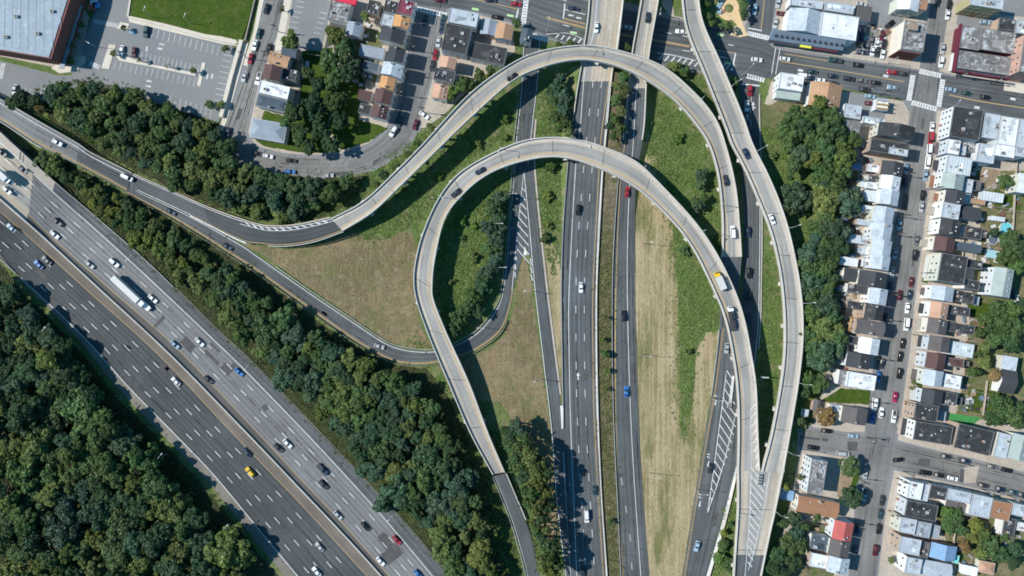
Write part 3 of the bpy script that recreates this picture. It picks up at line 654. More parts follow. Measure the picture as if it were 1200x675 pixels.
# wear: sealed seams, cracks and resurfaced rectangles
def road_wear(st, parent, seams, patches, seed, m0=0, m1=None, dz=.013, lanes=3, tar='joint'):
    r = random.Random(seed); m1 = st.total if m1 is None else m1; acc = MB(); acc2 = MB()
    for _ in range(seams):
        f = r.choice([(k+r.choice((0, .28, .72)))/lanes for k in range(lanes)])+r.uniform(-.01, .01); a = r.uniform(m0, m1-8); b = min(a+r.uniform(10, 45), m1); m = a
        if not .02 < f < .98: continue
        while m < b: st.line(acc, f+r.uniform(-.004, .004), r.uniform(.1, .3), m0=m, m1=min(m+r.uniform(2.5, 6), b), dz=dz); m += r.uniform(2.4, 5.5)
    for _ in range(seams):
        m = r.uniform(m0+1, m1-2); k = r.randrange(lanes); p, q = st.P(m, k/lanes+.02, dz), st.P(m+r.uniform(-.8,.8), (k+1)/lanes-.02, dz); acc.bar(p, q, r.uniform(.08,.2), .006)
    for _ in range(patches):
        k = r.randrange(lanes); a = r.uniform(m0, m1-6); st.line(acc2, (k+r.uniform(.3,.7))/lanes, r.uniform(1.0, 2.8), m0=a, m1=a+r.uniform(2, 9), dz=dz-.004)
    if acc.v: o = acc.build('tar_seal', M[tar], parent); o['kind'] = 'stuff'
    if acc2.v: o = acc2.build('resurfaced_patch', M['asphalt_patch'] if seed % 2 else M['shoulder_dark'], parent); o['kind'] = 'stuff'
road_wear(sA['carriagewayasphalt_new'], AR, 26, 7, 21, lanes=5); road_wear(sA['carriagewayasphalt_pale'], AR, 20, 3, 23, lanes=4, tar='shoulder_dark')
road_wear(sn, RN, 26, 5, 25, sn.near(700,110), lanes=4); road_wear(sr, RR, 34, 5, 27, sr.near(746,110), lanes=3); road_wear(sd, RD, 14, 4, 29, lanes=1); road_wear(sk, RK, 12, 3, 31, lanes=2); road_wear(sg, RG, 12, 3, 33, lanes=2); road_wear(sb, RB, 8, 3, 35, lanes=2)
for q, (st_, rt_) in enumerate(((sC, rC), (sF, rF), (sE, rE))): road_wear(st_, rt_, 10, 0, 40+q*2, dz=.02, lanes=2, tar='asphalt_lot')
# ---------------------------------------------------------------- street grid
BED = M['asphalt_lot']
struct(flat('road_bed', [(862,84),(905,90),(985,100),(1058,112),(1050,240),(1030,380),(1010,500),(935,498),(934,530),(1004,545),(996,640),(985,740),(1030,740),(1042,610),(1052,560),(1130,575),(1270,605),(1270,568),(1110,525),(1058,512),(1070,420),(1090,260),(1103,135),(1270,162),(1270,104),(1106,82),(1124,-40),(1088,-40),(1074,78),(925,54),(912,30),(920,-40),(878,-40),(868,38),(785,15),(700,-5),(560,-42),(430,-70),(430,-4),(486,8),(474,70),(460,124),(432,166),(398,178),(300,170),(294,150),(340,-10),(350,-40),(318,-40),(300,30),(252,160),(262,190),(310,202),(378,209),(440,200),(478,176),(500,140),(520,70),(530,16),(600,30),(648,48),(750,76),(815,86)], BED, .05))
def street(name, L, R, z, mat='asphalt_street', lanes=2):
    st = Strip([(x, y, z) for x, y in L], R, lanes=lanes); o = st.sheet(name, M[mat], cross=3); struct(o); return st, o
sT, oT = street('main_street', [(430,-62),(560,-36),(640,-12),(700,4),(785,22),(877,41),(900,51),(922,60),(1040,77),(1117,90),(1200,101),(1270,111)], [(430,-10),(490,6),(530,10),(562,15),(600,25),(645,44),(690,58),(750,72),(812,81),(857,89),(902,92),(980,103),(1060,117),(1105,126),(1200,143),(1270,154)], .1, 'asphalt_mid', 4)
sU, oU = street('house_street', [(1096,-40),(1092,0),(1086,40),(1078,85),(1068,130),(1062,169),(1055,231),(1045,300),(1036,360),(1024,440),(1017,488),(1010,540),(1003,600),(996,675),(989,740)], [(1120,-40),(1113,0),(1106,45),(1099,85),(1096,135),(1092,178),(1087,219),(1081,269),(1072,338),(1064,413),(1054,488),(1045,540),(1036,600),(1027,675),(1020,740)], .114)
sV, oV = street('cross_street', [(938,502),(992,508),(1040,516),(1104,531),(1140,539),(1200,555),(1270,573)], [(936,524),(981,531),(1044,548),(1079,555),(1125,565),(1173,576),(1200,583),(1270,600)], .107)
sX, oX = street('side_street', [(324,-40),(312,0),(303,37),(290,80),(272,130),(258,165)], [(346,-40),(335,0),(325,37),(312,70),(300,105),(288,160)], .105)
sY, oY = street('bending_street', [(287,158),(300,174),(330,182),(362,185),(400,183),(435,171),(457,150),(468,125),(480,70),(488,20),(492,0),(496,-25)], [(257,163),(270,186),(310,198),(375,206),(410,206),(440,196),(472,174),(488,148),(500,110),(512,65),(520,25),(525,5),(528,-15)], .098)
sZ, oZ = street('plaza_street', [(886,-40),(880,0),(876,45)], [(915,-40),(909,0),(902,55)], .095, 'asphalt_mid')
flat('tar_patch', [(993,517),(1005,518),(1004,528),(993,528)], M['asphalt_patch'], .125, oV); flat('tar_patch', [(1077,537),(1090,538),(1089,546),(1076,545)], M['asphalt_patch'], .125, oV)
flat('concrete_patch', [(1129,548),(1147,546),(1143,566),(1127,566)], M['sidewalk'], .125, oV); flat('tar_patch', [(1125,550),(1130,550),(1129,566),(1124,565)], M['asphalt_patch'], .13, oV)
wp, yp, gp = MB(), MB(), MB()
pxline(yp, [(548,-2),(575,3),(607,11)], .3, .1); pxline(yp, [(640,20),(700,35),(770,47),(808,54)], .3, .1); pxline(yp, [(640,21.4),(700,36.4),(770,48.4),(808,55.4)], .25, .1)
pxline(yp, [(832,57),(848,60),(862,62)], .28, .1); pxline(yp, [(915,72),(990,84),(1060,96)], .3, .1); pxline(yp, [(920,63),(975,72)], .25, .1); pxline(yp, [(1112,111),(1150,119),(1210,128),(1260,136)], .35, .1)
pxline(yp, [(898,-20),(892,34)], .3, .095); paint_seg(wp, 607.5, 10, 605, 21, .6, .12)
zebra(wp, 618, -12, 613, 30, 2.6, 13, .122, .9); zebra(wp, 488, 10, 524, 18, 2.4, 10, .122); zebra(wp, 621, 41, 643, 47, 2.4, 8, .122)
zebra(wp, 876, 39, 907, 46, 2.3, 12, .122); zebra(wp, 875, 89, 896, 94, 2.3, 7, .13); zebra(wp, 1077, 83, 1103, 89, 2.4, 9, .13); zebra(wp, 1070, 88, 1065, 118, 2.5, 11, .13, .8); zebra(wp, 1105, 93, 1100, 125, 2.5, 12, .13, .8); zebra(wp, 1068, 120, 1098, 128, 2.4, 10, .13)
pxline(wp, [(909,56),(904,87)], .3, .1); pxline(wp, [(914,57),(909,87)], .3, .1); pxline(wp, [(877,33),(893,36)], .5, .1); pxline(wp, [(862,62),(858,83)], .6, .1)
for i in range(6): paint_seg(wp, 651+i*6.5, 45+i*1.4, 655+i*6.5, 40+i*1.4, .5, .12)
pxline(wp, [(640,40),(665,39),(684,46)], .25, .1); pxline(wp, [(770,62),(790,65),(815,71)], .3, .1)
for i in range(7): paint_seg(wp, 772+i*7, 70+i*1.3, 777+i*7, 64+i*1.3, .5, .12)
for i in range(3): paint_seg(wp, 846+i*5, 80+i, 851+i*5, 74+i, .5, .12)
for P in ([(660,0),(664,1)],[(700,25),(706,26)],[(780,38),(787,39.5)],[(800,42),(806,43)],[(853,52),(860,53.5)],[(800,59),(808,60)],[(660,29),(667,31)],[(842,66),(852,68)]): paint_seg(wp, *P[0], *P[1], .3, .12)
paint_seg(wp, 662, 4, 660, 22, .5, .12); paint_seg(yp, 661, 22, 686, 28, .35, .12); paint_seg(wp, 662, 11, 686, 17, .3, .12); arrow(wp, 669, 18, 190, 7, .124, .5); arrow(wp, 678, 21, 190, 7, .124, .5)
for (x, y) in ((557,11),(672,38.5),(844,41),(853,74),(600,-1),(598,18.5)): paint_quad(gp, [(x-4,y-2.2),(x+4,y-.8),(x+4,y+1.8),(x-4,y+.4)], .124)
for (x, y) in ((1038,89),(1187,116),(1145,126),(938,82.5)): paint_seg(wp, x-3, y-.6, x+3, y+.6, 1.0, .122)
marks(oT, wp, 'white_marking', M['white_paint']); marks(oT, yp, 'yellow_marking', M['yellow_paint']); marks(oT, gp, 'green_marking', M['green_paint'])
flat('concrete_bay', [(1177,93),(1215,99),(1215,112),(1176,106)], M['sidewalk_new'], .118, oT)
for st_, ob_, sd_ in ((sU, oU, 51), (sV, oV, 53), (sX, oX, 55), (sY, oY, 57), (sT, oT, 59)): road_wear(st_, ob_, 16, 5, sd_, lanes=3, tar='shoulder_dark')
# blocks: pavements raised a kerb height, yards on top
def block(P, z=.24): return struct(flat('pavement', P, M['sidewalk'], z, thick=.3))
block([(1098,129),(1200,146),(1270,157),(1270,571),(1200,553),(1140,537),(1104,529),(1052,516),(1056,488),(1066,413),(1074,338),(1083,269),(1089,219),(1094,178)])
block([(904,95),(980,106),(1058,119),(1066,133),(1060,169),(1053,231),(1043,300),(1034,360),(1022,440),(1013,506),(992,506),(950,500),(975,400),(985,330),(980,250),(985,180),(960,140),(896,122)])
block([(938,527),(981,534),(1008,540),(1001,600),(994,675),(986,740),(900,740),(912,640),(925,590)])
block([(1048,551),(1079,558),(1125,568),(1173,579),(1200,586),(1270,603),(1270,740),(1022,740),(1029,675),(1038,600)])
block([(1121,-40),(1114,0),(1107,45),(1101,84),(1117,88),(1200,99),(1270,109),(1270,-40)])
block([(917,-40),(911,0),(904,50),(922,57),(1040,75),(1077,82),(1084,40),(1090,0),(1094,-40)])
block([(348,-40),(337,0),(327,37),(314,70),(302,105),(291,155),(300,171),(330,179),(362,182),(400,180),(433,168),(454,148),(465,124),(477,70),(485,20),(489,4),(430,-12),(400,-20)], .22)
block([(531,13),(562,18),(600,28),(604,60),(560,95),(520,135),(498,150),(490,150),(502,112),(514,66),(522,25)], .22)
block([(780,-40),(878,-40),(877,0),(873,38),(785,19),(775,5)], .22)
# yards and lots inside the blocks
def yard(P, mat='yard', z=.27, j=.6, name='yard'): return struct(flat(name, P, M[mat], z, jitter=j))
yard([(1130,200),(1200,200),(1270,210),(1270,530),(1200,500),(1120,486),(1130,440),(1140,330),(1150,250)])
yard([(912,118),(960,122),(980,140),(1000,170),(1010,240),(1000,300),(985,340),(990,380),(975,410),(965,450),(955,495),(948,498),(970,400),(983,330),(978,250),(983,182),(958,142),(900,125)])
yard([(985,455),(1020,457),(1018,474),(980,472),(960,470)], 'lawn', .275)
yard([(930,610),(985,615),(975,690),(920,690),(915,640)]); yard([(1090,590),(1200,610),(1270,620),(1270,720),(1110,720),(1120,660)])
yard([(1133,487),(1150,489),(1140,498),(1110,497),(1112,484)], 'turf', .285, 0, 'artificial_turf'); yard([(1135,455),(1175,460),(1170,490),(1130,480)], 'lawn', .28)
yard([(984,552),(1000,555),(993,584),(980,582)], 'yard_soil', .28); yard([(1000,553),(1008,552),(998,590),(991,590)], 'lawn', .276)
yard([(1148,195),(1172,200),(1170,222),(1148,218)], 'yard_soil', .28); yard([(1165,205),(1192,215),(1196,250),(1165,245)], 'lawn', .278)
yard([(1130,352),(1175,358),(1180,380),(1140,372)], 'lawn', .278); yard([(1082,310),(1089,312),(1087,332),(1080,330)], 'lawn', .28)
yard([(1076,440),(1082,441),(1080,462),(1074,460)], 'lawn', .28)
yard([(355,60),(390,55),(395,100),(380,160),(400,178),(362,180),(310,172),(300,165),(310,130),(350,140)], 'lawn', .25); yard([(400,80),(430,90),(420,140),(455,150),(433,166),(400,176),(385,150)], 'lawn', .254)
yard([(400,20),(450,40),(440,100),(415,80)], 'yard', .252); yard([(344,-10),(390,2),(376,60),(352,58),(338,40)], 'asphalt_lot', .256, 0, 'car_park'); 
yard([(392,5),(412,0),(404,45),(380,58)], 'asphalt_patch', .258, 0, 'service_yard')
yard([(780,-40),(876,-40),(874,20),(855,36),(790,18)], 'weeds', .25); yard([(1004,25),(1040,32),(1038,68),(1002,64)], 'asphalt_lot', .27, 0, 'scrap_yard'); yard([(1012,-20),(1060,-20),(1058,30),(1030,35),(1020,25)], 'asphalt_lot', .272, 0, 'car_park')
yard([(1122,18),(1170,22),(1168,36),(1120,29)], 'asphalt_lot', .27, 0, 'car_park'); yard([(1170,-30),(1270,-30),(1270,25),(1172,18)], 'asphalt_lot', .272, 0, 'car_park')
yard([(996,108),(1040,115),(1036,140),(994,134)], 'asphalt_lot', .27, 0, 'car_park'); yard([(892,122),(930,125),(925,150),(892,150)], 'yard', .26)
# car park and lawn at upper left
LOT = struct(flat('car_park', [(-40,58),(0,71),(70,89),(84,88),(97,50),(112,10),(125,-40),(162,-40),(150,22),(270,52),(279,62),(265,115),(256,143),(200,126),(100,95),(60,120),(0,120),(-40,108)], M['asphalt_lot'], .06))
struct(flat('lawn', [(158,-40),(330,-40),(298,0),(290,30),(284,46),(240,40),(190,27),(153,19)], M['lawn'], .5))
wl_ = MB()
def wallpx(P, wd, ht, z0, name, mat, label=None, cat='wall', parent=None):
    mb = MB()
    for a, b in zip(P, P[1:]):
        A = W(*a); B = W(*b); mb.bar((A[0], A[1], z0+ht/2), (B[0], B[1], z0+ht/2), wd, ht)
    o = mb.build(name, mat, parent)
    if label: tag(o, label, cat)
    return o
wallpx([(160,-40),(150.5,20),(190,30),(238,43.5),(277,52)], .7, .9, 0, 'retaining_wall', M['sidewalk_new'], 'pale stone wall around the bright green lawn', 'wall')
wallpx([(300,-2),(288,48)], .3, 1.2, .1, 'fence', M['sidewalk'], 'low wall dividing lawn and side street', 'wall')
wallpx([(284,48),(272,90),(260,138)], 1.6, 1.6, 0, 'retaining_wall', M['sidewalk_new'], 'pale wall between the car park and the side street', 'wall')
struct(flat('footway', [(286,50),(291,51),(266,142),(258,160),(254,158),(262,136)], M['sidewalk_new'], .2, thick=.2)); struct(flat('footway', [(150,20),(152,16),(277,47),(279,54),(262,52),(152,26)], M['sidewalk_new'], .1))
struct(flat('footway', [(337,-20),(345,-18),(334,38),(330,58),(322,60),(326,37)], M['sidewalk_new'], .245)); struct(flat('footway', [(306,-10),(311,-8),(302,36),(290,78),(285,76),(297,38)], M['sidewalk_new'], .2, thick=.2))
isl = MB()
for P in ([(128,52),(136,53),(128,81),(119,80)], [(136,66),(150,67),(170,74),(230,86),(229,89),(165,76),(140,71)], [(237,73),(241,74),(235,101),(231,100)], [(141,26),(152,28),(149,34),(137,34)]): isl.prism([W(*p)[:2] for p in P], 0, .2)
isl.build('kerb_island', M['sidewalk_new'], LOT)
wp = MB(); bp = MB()
for i in range(13): paint_seg(wp, 180+i*6.4, 33+i*1.75, 177.5+i*6.4, 44+i*1.75, .22, .08)
for i in range(16): paint_seg(wp, 164+i*5.1-2, 60+i*1.15, 162+i*5.1-2.5, 70+i*1.2, .2, .08)
for i in range(17): paint_seg(wp, 136+i*6.2, 71+i*1.4, 133.5+i*6.2, 80.5+i*1.4, .2, .08)
for i in range(9): paint_seg(wp, 262-i*1.4, 64+i*6.6, 272-i*1.4, 66+i*6.6, .2, .08)
for i in range(9): paint_seg(wp, 200+i*6, 112+i*2, 198+i*6, 124+i*2, .2, .08)
for i in range(7): paint_seg(wp, 24+i*6, 101+i*1.6, 21+i*6, 112+i*1.6, .2, .08)
for (x, y, a) in ((190,52,10),(187,57,190),(175,95,10),(173,101,190),(243,89,-80),(248.5,90,100),(172,57,-80)): arrow(wp, x, y, a, 7, .085, .8)
zebra(wp, 105, 74, 117, 79, 2.2, 7, .08, .5); zebra(wp, 110, 25, 138, 30, 2.6, 14, .08, .5, False); zebra(wp, 4, 74, 0, 92, 2.2, 8, .08, .6)
paint_quad(bp, [(152,36),(160,38),(159,40),(151,38)], .085)
marks(LOT, wp, 'white_marking', M['worn_paint']); marks(LOT, bp, 'blue_marking', M['blue_paint'])
wp = MB()
for i in range(7): paint_seg(wp, 347-i*1.6, 1+i*6, 357-i*1.6, 3+i*6, .2, .3); paint_seg(wp, 374-i*1.6, 14+i*6, 383-i*1.6, 16+i*6, .2, .3)
tmp = wp.build('white_marking', M['worn_paint'], [o for o in COL.objects if o.name.startswith('car_park.')][0]); tmp['kind'] = 'stuff'
# round plaza
pz = [(853+13*math.cos(i*.2618), 10+14*math.sin(i*.2618)) for i in range(24)]
PZ = struct(flat('plaza', pz, M['plaza'], .32)); flat('plaza_path', [(856,22),(866,14),(872,34),(877,42),(866,44),(855,41),(864,30)], M['plaza'], .318, PZ)
b_ = MB(); b_.prism([W(853.5+5*math.cos(i*.39), 10+5*math.sin(i*.39))[:2] for i in range(16)], .2, .6); b_.build('planter', M['weeds'], PZ)
b_ = MB(); b_.prism([W(848+2.6*math.cos(i*.52), 13.5+2.6*math.sin(i*.52))[:2] for i in range(12)], .3, .36); b_.build('brick_disc', simple('brick_paving', (.32,.16,.1), .9, .2), PZ)
# ================================================================ BUILDINGS
ORD = ['first','second','third','fourth','fifth','sixth','seventh','eighth','ninth','tenth','eleventh','twelfth','thirteenth','fourteenth','fifteenth','sixteenth','seventeenth','eighteenth','nineteenth','twentieth']+['twenty-'+x for x in ('first','second','third','fourth','fifth','sixth','seventh','eighth','ninth')]+['thirtieth']
PENDING = []     # (object, description, place, sort key, way of counting)
def name_later(o, desc, place, key, way, cat, group): PENDING.append((o, desc, place, key, way, cat, group))
def settle_labels():
    by = {}
    for r in PENDING: by.setdefault((r[1], r[2]), []).append(r)
    for (desc, place), rs in by.items():
        rs.sort(key=lambda r: r[3])
        for i, (o, d, p, k, way, cat, group) in enumerate(rs):
            if len(rs) == 1: lab = f'{d} {p}'
            else: lab = f'{ORD[i]} {d} {way} {p}' if len(rs) <= 30 else f'{d} {p}'
            tag(o, lab, cat, group)
RC_ = dict(ch=(.036,.038,.042), dg=(.055,.058,.066), gb=(.115,.105,.105), sv=(.42,.47,.52), wh=(.66,.69,.71), br=(.105,.062,.06), tan=(.4,.245,.15), sal=(.46,.28,.2), ob=(.32,.17,.1), orr=(.52,.28,.13),
           red=(.42,.11,.1), gg=(.33,.385,.37), bl=(.2,.33,.5), sg=(.27,.31,.36), slate=(.075,.1,.125), rd2=(.65,.03,.07), wk=(.16,.155,.155), mar=(.17,.035,.06), rib=(.5,.55,.58), dkr=(.085,.08,.078), teal=(.2,.62,.6))
RN_ = dict(ch='black', dg='charcoal', gb='grey-brown', sv='silver-coated', wh='white', br='dark brown', tan='tan', sal='salmon', ob='rust-brown', orr='orange', red='red', gg='pale green-grey', bl='blue', sg='mid-grey', slate='slate-blue', rd2='bright red', wk='weathered grey', mar='maroon', rib='ribbed silver', dkr='dark ribbed', teal='teal')
RM_ = dict(ch='membrane', dg='shingle', gb='shingle', sv='silver_roof', wh='silver_roof', br='shingle', tan='shingle', sal='shingle', ob='shingle', orr='shingle', red='shingle', gg='shingle', bl='shingle', sg='shingle', slate='shingle', rd2='plain', wk='weathered_roof', mar='plain', rib='ribbed_roof', dkr='ribbed_roof', teal='plain')
_w = MB(); _w.box(-.5,.5,-.04,.05,-.5,.5,0); _w.box(-.4,.4,-.045,.07,-.42,.42,1); WIN = None
def win_mesh():
    global WIN
    if WIN is None: WIN = _w.mesh('window', [M['frame'], M['glass']])
    return WIN
_d = MB(); _d.box(-.5,.5,-.04,.06,0,1)
DOOR = _d.mesh('door', [M['plain']])
_c = MB(); _c.box(-.35,.35,-.3,.3,0,1,0); _c.box(-.42,.42,-.37,.37,.86,1.02,1); _c.box(-.2,.2,-.16,.16,1.02,1.06,2)
CHIM = _c.mesh('chimney', [M['brick_wall'], M['kerb'], M['dark_steel']])
_c = MB(); _c.cyl(0,0,0,.5,.16,.16,8); _c.cyl(0,0,.5,.62,.3,.12,8)
VENT = _c.mesh('roof_vent', [M['steel']])
_c = MB(); _c.box(-.6,.6,-.45,.45,0,.7,0); _c.cyl(0,0,.7,.8,.36,.36,10,1)
ACU = _c.mesh('air_conditioner', [M['kerb'], M['dark_steel']])
_c = MB(); _c.box(-.6,.6,-.45,.45,0,.16,0); _c.box(-.5,.5,-.36,.36,.16,.22,1)
SKYL = _c.mesh('skylight', [M['frame'], simple('skylight_glass', (.25,.3,.34), .1, .6)])
_c = MB(); _c.cyl(0,0,0,.5,.05,.05,6); _c.cyl(0,0,.5,.62,.12,.42,12)
DISH = _c.mesh('satellite_dish', [M['steel']])
_c = MB(); _c.box(-.5,.5,-.5,.5,0,.45,0); _c.box(-.56,.56,-.56,.56,.45,.52,1)
HATCH = _c.mesh('roof_hatch', [M['kerb'], M['steel']])
WALLC = [(.68,.69,.69), (.72,.72,.71), (.62,.65,.68), (.66,.63,.56), (.5,.54,.58), (.7,.7,.7), (.42,.32,.26), (.56,.57,.5)]
ROOF = [None]; PE_ = 'in the row backing onto the pools'
def volume(rt, lx, ly, w, d, h, kind, col, wallc, wmat='wall', rnd=None):
    """walls and roof of one block at local (lx, ly)"""
    r = rnd or random; c = RC_[col]; hx, hy = w/2, d/2; mat = M[RM_[col]]
    def pt(m, name, mats, color):
        o = m.build(name, mats, rt, loc=(lx, ly, 0), color=color)
        if name.startswith('roof'): ROOF[0] = o
        return o
    if kind == 'flat':
        m = MB(); m.box(-hx, hx, -hy, hy, -.2, h-.02); pt(m, 'wall', M[wmat], wallc)
        m = MB(); m.box(-hx+.2, hx-.2, -hy+.2, hy-.2, h-.02, h+.06); pt(m, 'roof', mat, c)
        m = MB(); t = .22; e = h+.34
        m.box(-hx-.03, hx+.03, -hy-.03, -hy+t, h-.3, e); m.box(-hx-.03, hx+.03, hy-t, hy+.03, h-.3, e); m.box(-hx-.03, -hx+t, -hy+t, hy-t, h-.3, e-.01); m.box(hx-t, hx+.03, -hy+t, hy-t, h-.3, e-.01)
        pt(m, 'parapet', M['wall'], tuple(min(.75, x*.6+.12) for x in c)); return h
    rise = (w if kind == 'gy' else d)*(.2 if kind != 'hip' else .18); rise = min(rise, 2.6); o = .18
    m = MB()
    if kind == 'shed':
        rise = min(1.2, w*.12)
        m.add([(-hx,-hy,-.2),(hx,-hy,-.2),(hx,hy,-.2),(-hx,hy,-.2),(-hx,-hy,h),(hx,-hy,h+rise),(hx,hy,h+rise),(-hx,hy,h)], [(0,1,5,4),(1,2,6,5),(2,3,7,6),(3,0,4,7)]); pt(m, 'wall', M[wmat], wallc)
        m = MB(); s_ = rise/w; m.add([(x, y, h+(x+hx)*s_+k) for k in (.02,.14) for x, y in ((-hx-o,-hy-o),(hx+o,-hy-o),(hx+o,hy+o),(-hx-o,hy+o))], [(3,2,1,0),(4,5,6,7),(0,1,5,4),(1,2,6,5),(2,3,7,6),(3,0,4,7)]); pt(m, 'roof', mat, c); return h+rise
    if kind == 'gy':
        m.add([(-hx,-hy,-.2),(hx,-hy,-.2),(hx,hy,-.2),(-hx,hy,-.2),(-hx,-hy,h),(hx,-hy,h),(hx,hy,h),(-hx,hy,h),(0,-hy,h+rise),(0,hy,h+rise)], [(0,1,5,8,4),(1,2,6,5),(2,3,7,9,6),(3,0,4,7)])
        pt(m, 'wall', M[wmat], wallc)
        for s_ in (-1, 1):
            q = MB(); xe = s_*(hx+o); ze = h-o*rise/hx
            q.add([(xe,-hy-o,ze),(0,-hy-o,h+rise),(0,hy+o,h+rise),(xe,hy+o,ze),(xe,-hy-o,ze+.14),(0,-hy-o,h+rise+.14),(0,hy+o,h+rise+.14),(xe,hy+o,ze+.14)], [(0,3,2,1) if s_ < 0 else (1,2,3,0), (4,5,6,7) if s_ < 0 else (7,6,5,4), (0,1,5,4),(2,3,7,6),(3,0,4,7)])
            pt(q, 'roof_slope', mat, c)
    elif kind == 'gx':
        m.add([(-hx,-hy,-.2),(hx,-hy,-.2),(hx,hy,-.2),(-hx,hy,-.2),(-hx,-hy,h),(hx,-hy,h),(hx,hy,h),(-hx,hy,h),(-hx,0,h+rise),(hx,0,h+rise)], [(0,1,5,4),(1,2,6,9,5),(2,3,7,6),(3,0,4,8,7)])
        pt(m, 'wall', M[wmat], wallc)
        for s_ in (-1, 1):
            q = MB(); ye = s_*(hy+o); ze = h-o*rise/hy
            q.add([(-hx-o,ye,ze),(hx+o,ye,ze),(hx+o,0,h+rise),(-hx-o,0,h+rise),(-hx-o,ye,ze+.14),(hx+o,ye,ze+.14),(hx+o,0,h+rise+.14),(-hx-o,0,h+rise+.14)], [(3,2,1,0) if s_ < 0 else (0,1,2,3), (4,5,6,7) if s_ < 0 else (7,6,5,4), (0,1,5,4),(1,2,6,5),(3,0,4,7)])
            pt(q, 'roof_slope', mat, c)
    else:
        m.box(-hx, hx, -hy, hy, -.2, h); pt(m, 'wall', M[wmat], wallc)
        lo = max(0, hx-hy) if w >= d else 0; ly_ = max(0, hy-hx) if d > w else 0; lo = max(lo, .02); ly_ = max(ly_, .0)
        a = [(-hx-o,-hy-o,h-.1),(hx+o,-hy-o,h-.1),(hx+o,hy+o,h-.1),(-hx-o,hy+o,h-.1)]; b = [(-lo,-ly_,h+rise),(lo,ly_,h+rise)]
        if w >= d: q = [(0,1,5,4),(1,2,5),(2,3,4,5),(3,0,4)]
        else: q = [(0,1,4),(1,2,5,4),(2,3,5),(3,0,4,5)]
        for f in q:
            z = MB(); vs = (a+b); z.add([vs[i] for i in f]+[(vs[i][0], vs[i][1], vs[i][2]-.14) for i in f], [tuple(range(len(f))), tuple(range(2*len(f)-1, len(f)-1, -1))]+[(i, len(f)+i, len(f)+(i+1) % len(f), (i+1) % len(f)) for i in range(len(f))]); pt(z, 'roof_slope', mat, c)
    return h+rise
def windows(rt, lx, ly, w, d, h, side, r, rows=None):
    """windows on the face of a block: side in -x, +x, -y, +y"""
    n = rows or max(1, int(h/3.0)); sx, sy = {'-x': (-1,0), '+x': (1,0), '-y': (0,-1), '+y': (0,1)}[side]
    span = d if sx else w; k = max(2, int(span/2.3)); rz = math.atan2(sy, sx)-math.pi/2
    for i in range(n):
        for j in range(k):
            t = (-.5+(j+.5)/k)*span; z = 1.7+i*(h-1.2)/n
            if i == 0 and j == k//2:
                put('door', DOOR, rt, loc=(lx+sx*w/2+(0 if sx else t), ly+sy*d/2+(0 if sy else t), .05), rz=rz, scale=(1.0,1,2.1), color=r.choice([(.3,.1,.07),(.6,.6,.58),(.08,.1,.14),(.15,.09,.05)])); continue
            if r.random() < .12: continue
            put('window', win_mesh(), rt, loc=(lx+sx*w/2+(0 if sx else t), ly+sy*d/2+(0 if sy else t), z), rz=rz, scale=(r.uniform(.75,1.05),1,r.uniform(1.2,1.6)))
